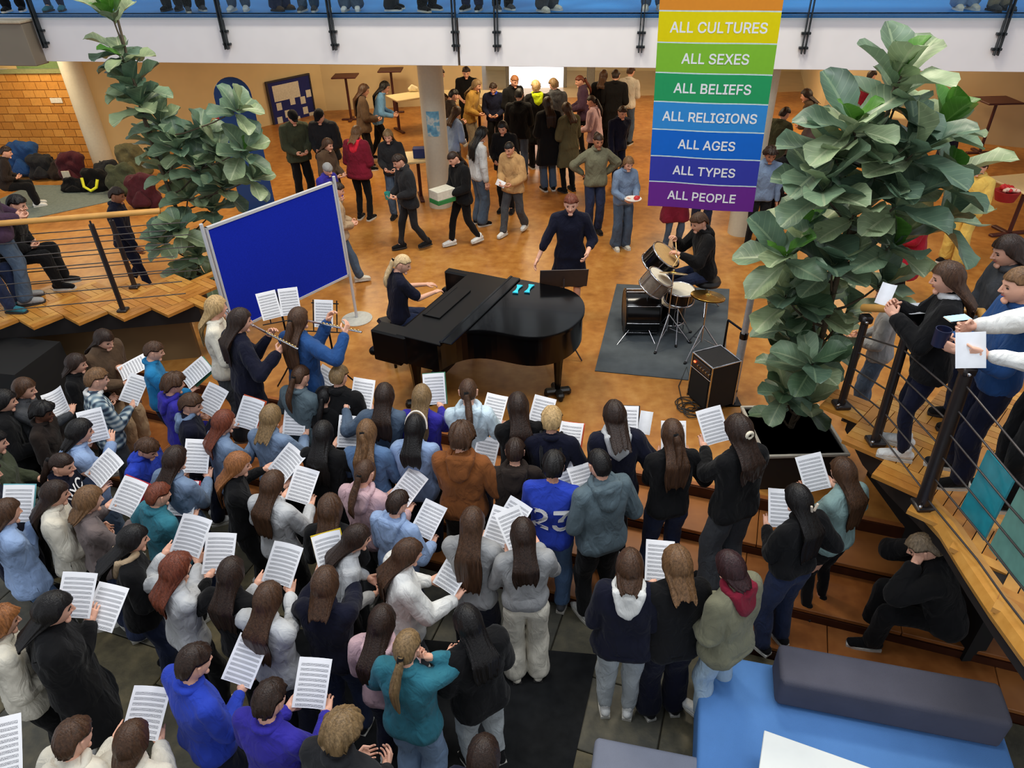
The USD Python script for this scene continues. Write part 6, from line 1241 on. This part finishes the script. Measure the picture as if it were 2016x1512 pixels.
def bag(label, px, py, w, hh, dpt, c, rz_=0, strap=True, extra=None, lie=0.):
    q = at(px, py, 0); t = thing("school_bag", label, "bag", q, rz_)
    b = hull(((-w * .32, 0, hh * .22), hh * .22), ((w * .32, 0, hh * .22), hh * .22), ((-w * .26, dpt * .2, hh * .72), hh * .22), ((w * .26, dpt * .2, hh * .72), hh * .22), ((0, dpt * .1, hh * .86), hh * .13))
    m = finish(b, .05, 2, .14, (6, 6, 6), int(px)); v = np.array(m.vertices); v[:, 2] = np.maximum(v[:, 2], .004)
    part(t, "body", trimesh.Trimesh(v, m.faces, process=False), cloth(c), True)
    part(t, "front_pocket", hull(((-w * .18, -hh * .22, hh * .22), hh * .13), ((w * .18, -hh * .22, hh * .22), hh * .13), ((0, -hh * .18, hh * .45), hh * .10)), cloth(c), True)
    if strap:
        for s in (-1, 1): part(t, "strap", tube([(s * w * .2, dpt * .2, hh * .9), (s * w * .3, dpt * .2 + .16, hh * .7), (s * w * .3, dpt * .2 + .14, hh * .3), (s * w * .25, dpt * .15, hh * .12)], .016, 6), cloth("char"), True)
    if extra: extra(t, w, hh)
bag("blue quilted jacket thrown over a bag, far left", 58, 346, .55, .75, .3, "ocean")
bag("black bag slumped right of the blue jacket", 92, 352, .5, .55, .3, "char")
bag("brown black bag at the foot of the brick wall", 128, 352, .55, .38, .3, "dbrown")
bag("dark bag with white label, left of the neon strap", 152, 362, .5, .62, .3, "wine", extra=lambda t, w, h: part(t, "label", box((-.02, -h * .36, h * .42), (.16, .02, .16), .004), mat("label_cream", (222, 214, 190), rough=.6), 30, label="cream paper label"))
bag("flat black bag lying on the grey carpet", 150, 378, .7, .28, .4, "black")
bag("black bag with neon yellow strap", 192, 376, .5, .45, .3, "black", extra=lambda t, w, h: part(t, "neon_strap", tube([(-.14, -.14, .32), (-.12, -.2, .16), (0, -.22, .08), (.12, -.2, .14), (.16, -.14, .28)], .030, 8), mat("neon_yellow", (226, 226, 30), rough=.5), True, label="neon yellow strap"))
bag("black bag in front of the round column base", 218, 362, .5, .5, .3, "char")
bag("olive green bag right of the round column", 248, 384, .5, .62, .3, "moss")
bag("olive bag with dark bobble behind the others", 272, 352, .5, .75, .3, "olive")
bag("dark maroon bag nearest to the left plant", 290, 408, .5, .66, .3, "wine")

# ================================================================== things in hands, marks on clothes
def held(name, label, catg, mesh_, m, pos, R=None): return solo(name, xf(mesh_, R, pos), m, label, catg)
g_ = who("girl holding a red"); q = (g_["wr"][0] + g_["wr"][1]) / 2 + g_["RZ"] @ np.array([0, .10, .02])
pt_ = thing("plate", "white and red plate held by the girl in grey sweatshirt", "plate", q); part(pt_, "dish", trimesh.creation.revolve([(0, -.01), (.08, -.008), (.13, .012), (.13, .018), (.08, 0), (0, -.002)], sections=28), mat("plate_white", (226, 222, 214), rough=.3), 40)
part(pt_, "food", hull(((.05, 0, .02), .04), ((.08, .03, .02), .03)), mat("food_red", (190, 36, 40), rough=.5), True)
g_ = who("girl in tan zip"); q = g_["wr"][1] + g_["RZ"] @ np.array([-.04, .08, .02]); paper_sheet(q, unit(EYE - q), UP * .9 + RT * .4, "", blank=True, w=.15, hgt=.10, label="small white card in the hand of the girl in the tan jacket")
g_ = who("woman in black jacket carrying"); q = (g_["wr"][0] + g_["wr"][1]) / 2 + g_["RZ"] @ np.array([0, .12, -.02])
cb = thing("carton", "white and green cardboard box carried by the woman in the black jacket", "box", q, 40); part(cb, "upper_half", box((0, 0, .04), (.34, .24, .14), .006), mat("carton_white", (206, 204, 190), rough=.6), 30); part(cb, "lower_half", box((0, 0, -.065), (.345, .245, .07), .006), mat("carton_green", (36, 120, 60), rough=.6), 30, label="green lower half")
g_ = who("boy in black jacket with green collar"); q = g_["wr"][1] + g_["RZ"] @ np.array([-.02, .08, .0]); cu = thing("cup", "teal cup held by the boy in the black jacket", "cup", q); part(cu, "cup_body", trimesh.creation.revolve([(0, -.05), (.035, -.05), (.048, .06), (.042, .06), (.03, -.04), (0, -.04)], sections=20), mat("cup_teal", (40, 150, 140), rough=.4), 40)
g_ = who("person in white sleeve"); q = g_["wr"][1] + g_["RZ"] @ np.array([.0, .10, .035]); ph = thing("phone", "phone with pale blue screen held in the white sleeved hand", "phone", q, 100); part(ph, "phone_body", box((0, 0, 0), (.072, .15, .009), .004), SHELL, 30); part(ph, "screen", box((0, 0, .005), (.066, .14, .001)), mat("screen_blue", (150, 190, 220), rough=.2, emis=(150, 200, 235), emis_s=.8), False)
q = g_["wr"][0] + g_["RZ"] @ np.array([.0, .10, .02]); paper_sheet(q, unit(EYE - q), UP, "", blank=True, w=.15, hgt=.21, label="white paper in the lower hand of the white sleeved person")
g_ = who("girl with long brown hair in white top"); q = g_["wr"][1] + g_["RZ"] @ np.array([0, .10, .08]); paper_sheet(q, unit(np.array([-.5, -.6, .5])), np.array([0, 0, 1.]), "", blank=True, w=.10, hgt=.16, label="small folded white paper held up by the girl on the right deck")
from scipy.spatial import cKDTree
def on_cloth(person, pname, text, hgt, cx, cz, side, m, lab, slant=0., bold=True):
    """flat print on a garment: the lettering follows its surface"""
    d = who(person); pr_ = stage.GetPrimAtPath(d["root"] + "/" + pname); V = np.array(UsdGeom.Mesh(pr_).GetPointsAttr().Get()); V = V[V[:, 1] * side > 0]
    k = cKDTree(V[:, [0, 2]]); tm2 = tri(meshkit.text_mesh(text, hgt, .0012, bold=bold)).subdivide_to_size if False else meshkit.text_mesh(text, hgt, .0012, bold=bold)
    v = np.array(tm2.vertices); v[:, 0] -= v[:, 0].max() / 2; v[:, 0] += slant * v[:, 1]
    X = (v[:, 0] if side < 0 else -v[:, 0]) + cx; Z = v[:, 1] + cz
    dd, ii = k.query(np.c_[X, Z], k=30); w = 1 / (dd + 1e-3); Y = (V[ii, 1] * w).sum(1) / w.sum(1) + side * (.016 + v[:, 2])
    f = tm2.faces if side < 0 else tm2.faces[:, ::-1] if False else tm2.faces
    part(d["root"] + "/" + pname, "print", trimesh.Trimesh(np.c_[X, Y, Z], f, process=False), m, False, label=lab)
on_cloth("boy with black hair in blue football", "jersey", "23", .21, 0, 1.05, -1, WHT, "large white number 23")
on_cloth("girl with dark hair pulled", "sweater", "NYC", .10, .07, 1.16, 1, WHT, "white letters NYC")
# hair ornaments
d = who("woman with wavy dark hair"); q = d["hc"] - d["loc"]; R_ = d["HR"]
part(d["root"], "scrunchie", xf(tube([(.026 * math.cos(a), 0, .026 * math.sin(a)) for a in np.linspace(0, 2 * np.pi, 13)], .014, 8), np.eye(3), np.linalg.inv(d["RZ"]) @ q + np.array([.0, -.112, .045])), mat("cream_scrunchie", (222, 212, 190), rough=.8), True)
d = who("girl with claw clip"); q = np.linalg.inv(d["RZ"]) @ (d["hc"] - d["loc"])
part(d["root"], "hair_clip", cat([xf(box((s * .02, 0, 0), (.016, .02, .07), .006), roty(s * .3), q + np.array([.01, -.128, .035])) for s in (-1, 1)]), mat("clip_pale", (214, 200, 180), rough=.3), 30, kind="stuff")
d = who("girl with black hair and white headband"); q = np.linalg.inv(d["RZ"]) @ (d["hc"] - d["loc"])
part(d["root"], "headband", xf(tube([(.096 * math.cos(a), .03 + .02 * math.sin(a), .135 * math.sin(a)) for a in np.linspace(-.1, np.pi + .1, 17)], .009, 8), d["HR"], q), mat("headband_white", (226, 216, 204), rough=.7), True)
for s_, c_ in (("blond boy in dark shirt", "dgrey"),):
    d = who(s_); b = d["back"] * d["s"]
    for sg_ in (-1, 1): part(d["root"], "backpack_strap", xf(tube([d["T"]((sg_ * .085, .10, 1.25)), d["T"]((sg_ * .09, .02, 1.47)), d["T"]((sg_ * .085, -.12, 1.36)), d["T"]((sg_ * .07, -.135, 1.1))], .017, 6), np.eye(3) * d["s"]), cloth("char"), True)

q = at(1812, 606, hz + .04); paper_sheet(q, np.array([0, -.2, 1.]), np.array([1., .1, 0]), "", blank=True, w=.12, hgt=.20, label="folded white paper lying on the handrail of the right deck")
g_ = who("boy in blue sweatshirt"); q = (g_["wr"][0] + g_["wr"][1]) / 2 + g_["RZ"] @ np.array([0, .10, .05]); cu = thing("cup", "dark navy mug held by the boy in the blue sweatshirt", "cup", q); part(cu, "cup_body", trimesh.creation.revolve([(0, -.06), (.045, -.06), (.05, .06), (.044, .06), (.04, -.05), (0, -.05)], sections=20), mat("cup_navy", (22, 30, 62), rough=.4), 40)
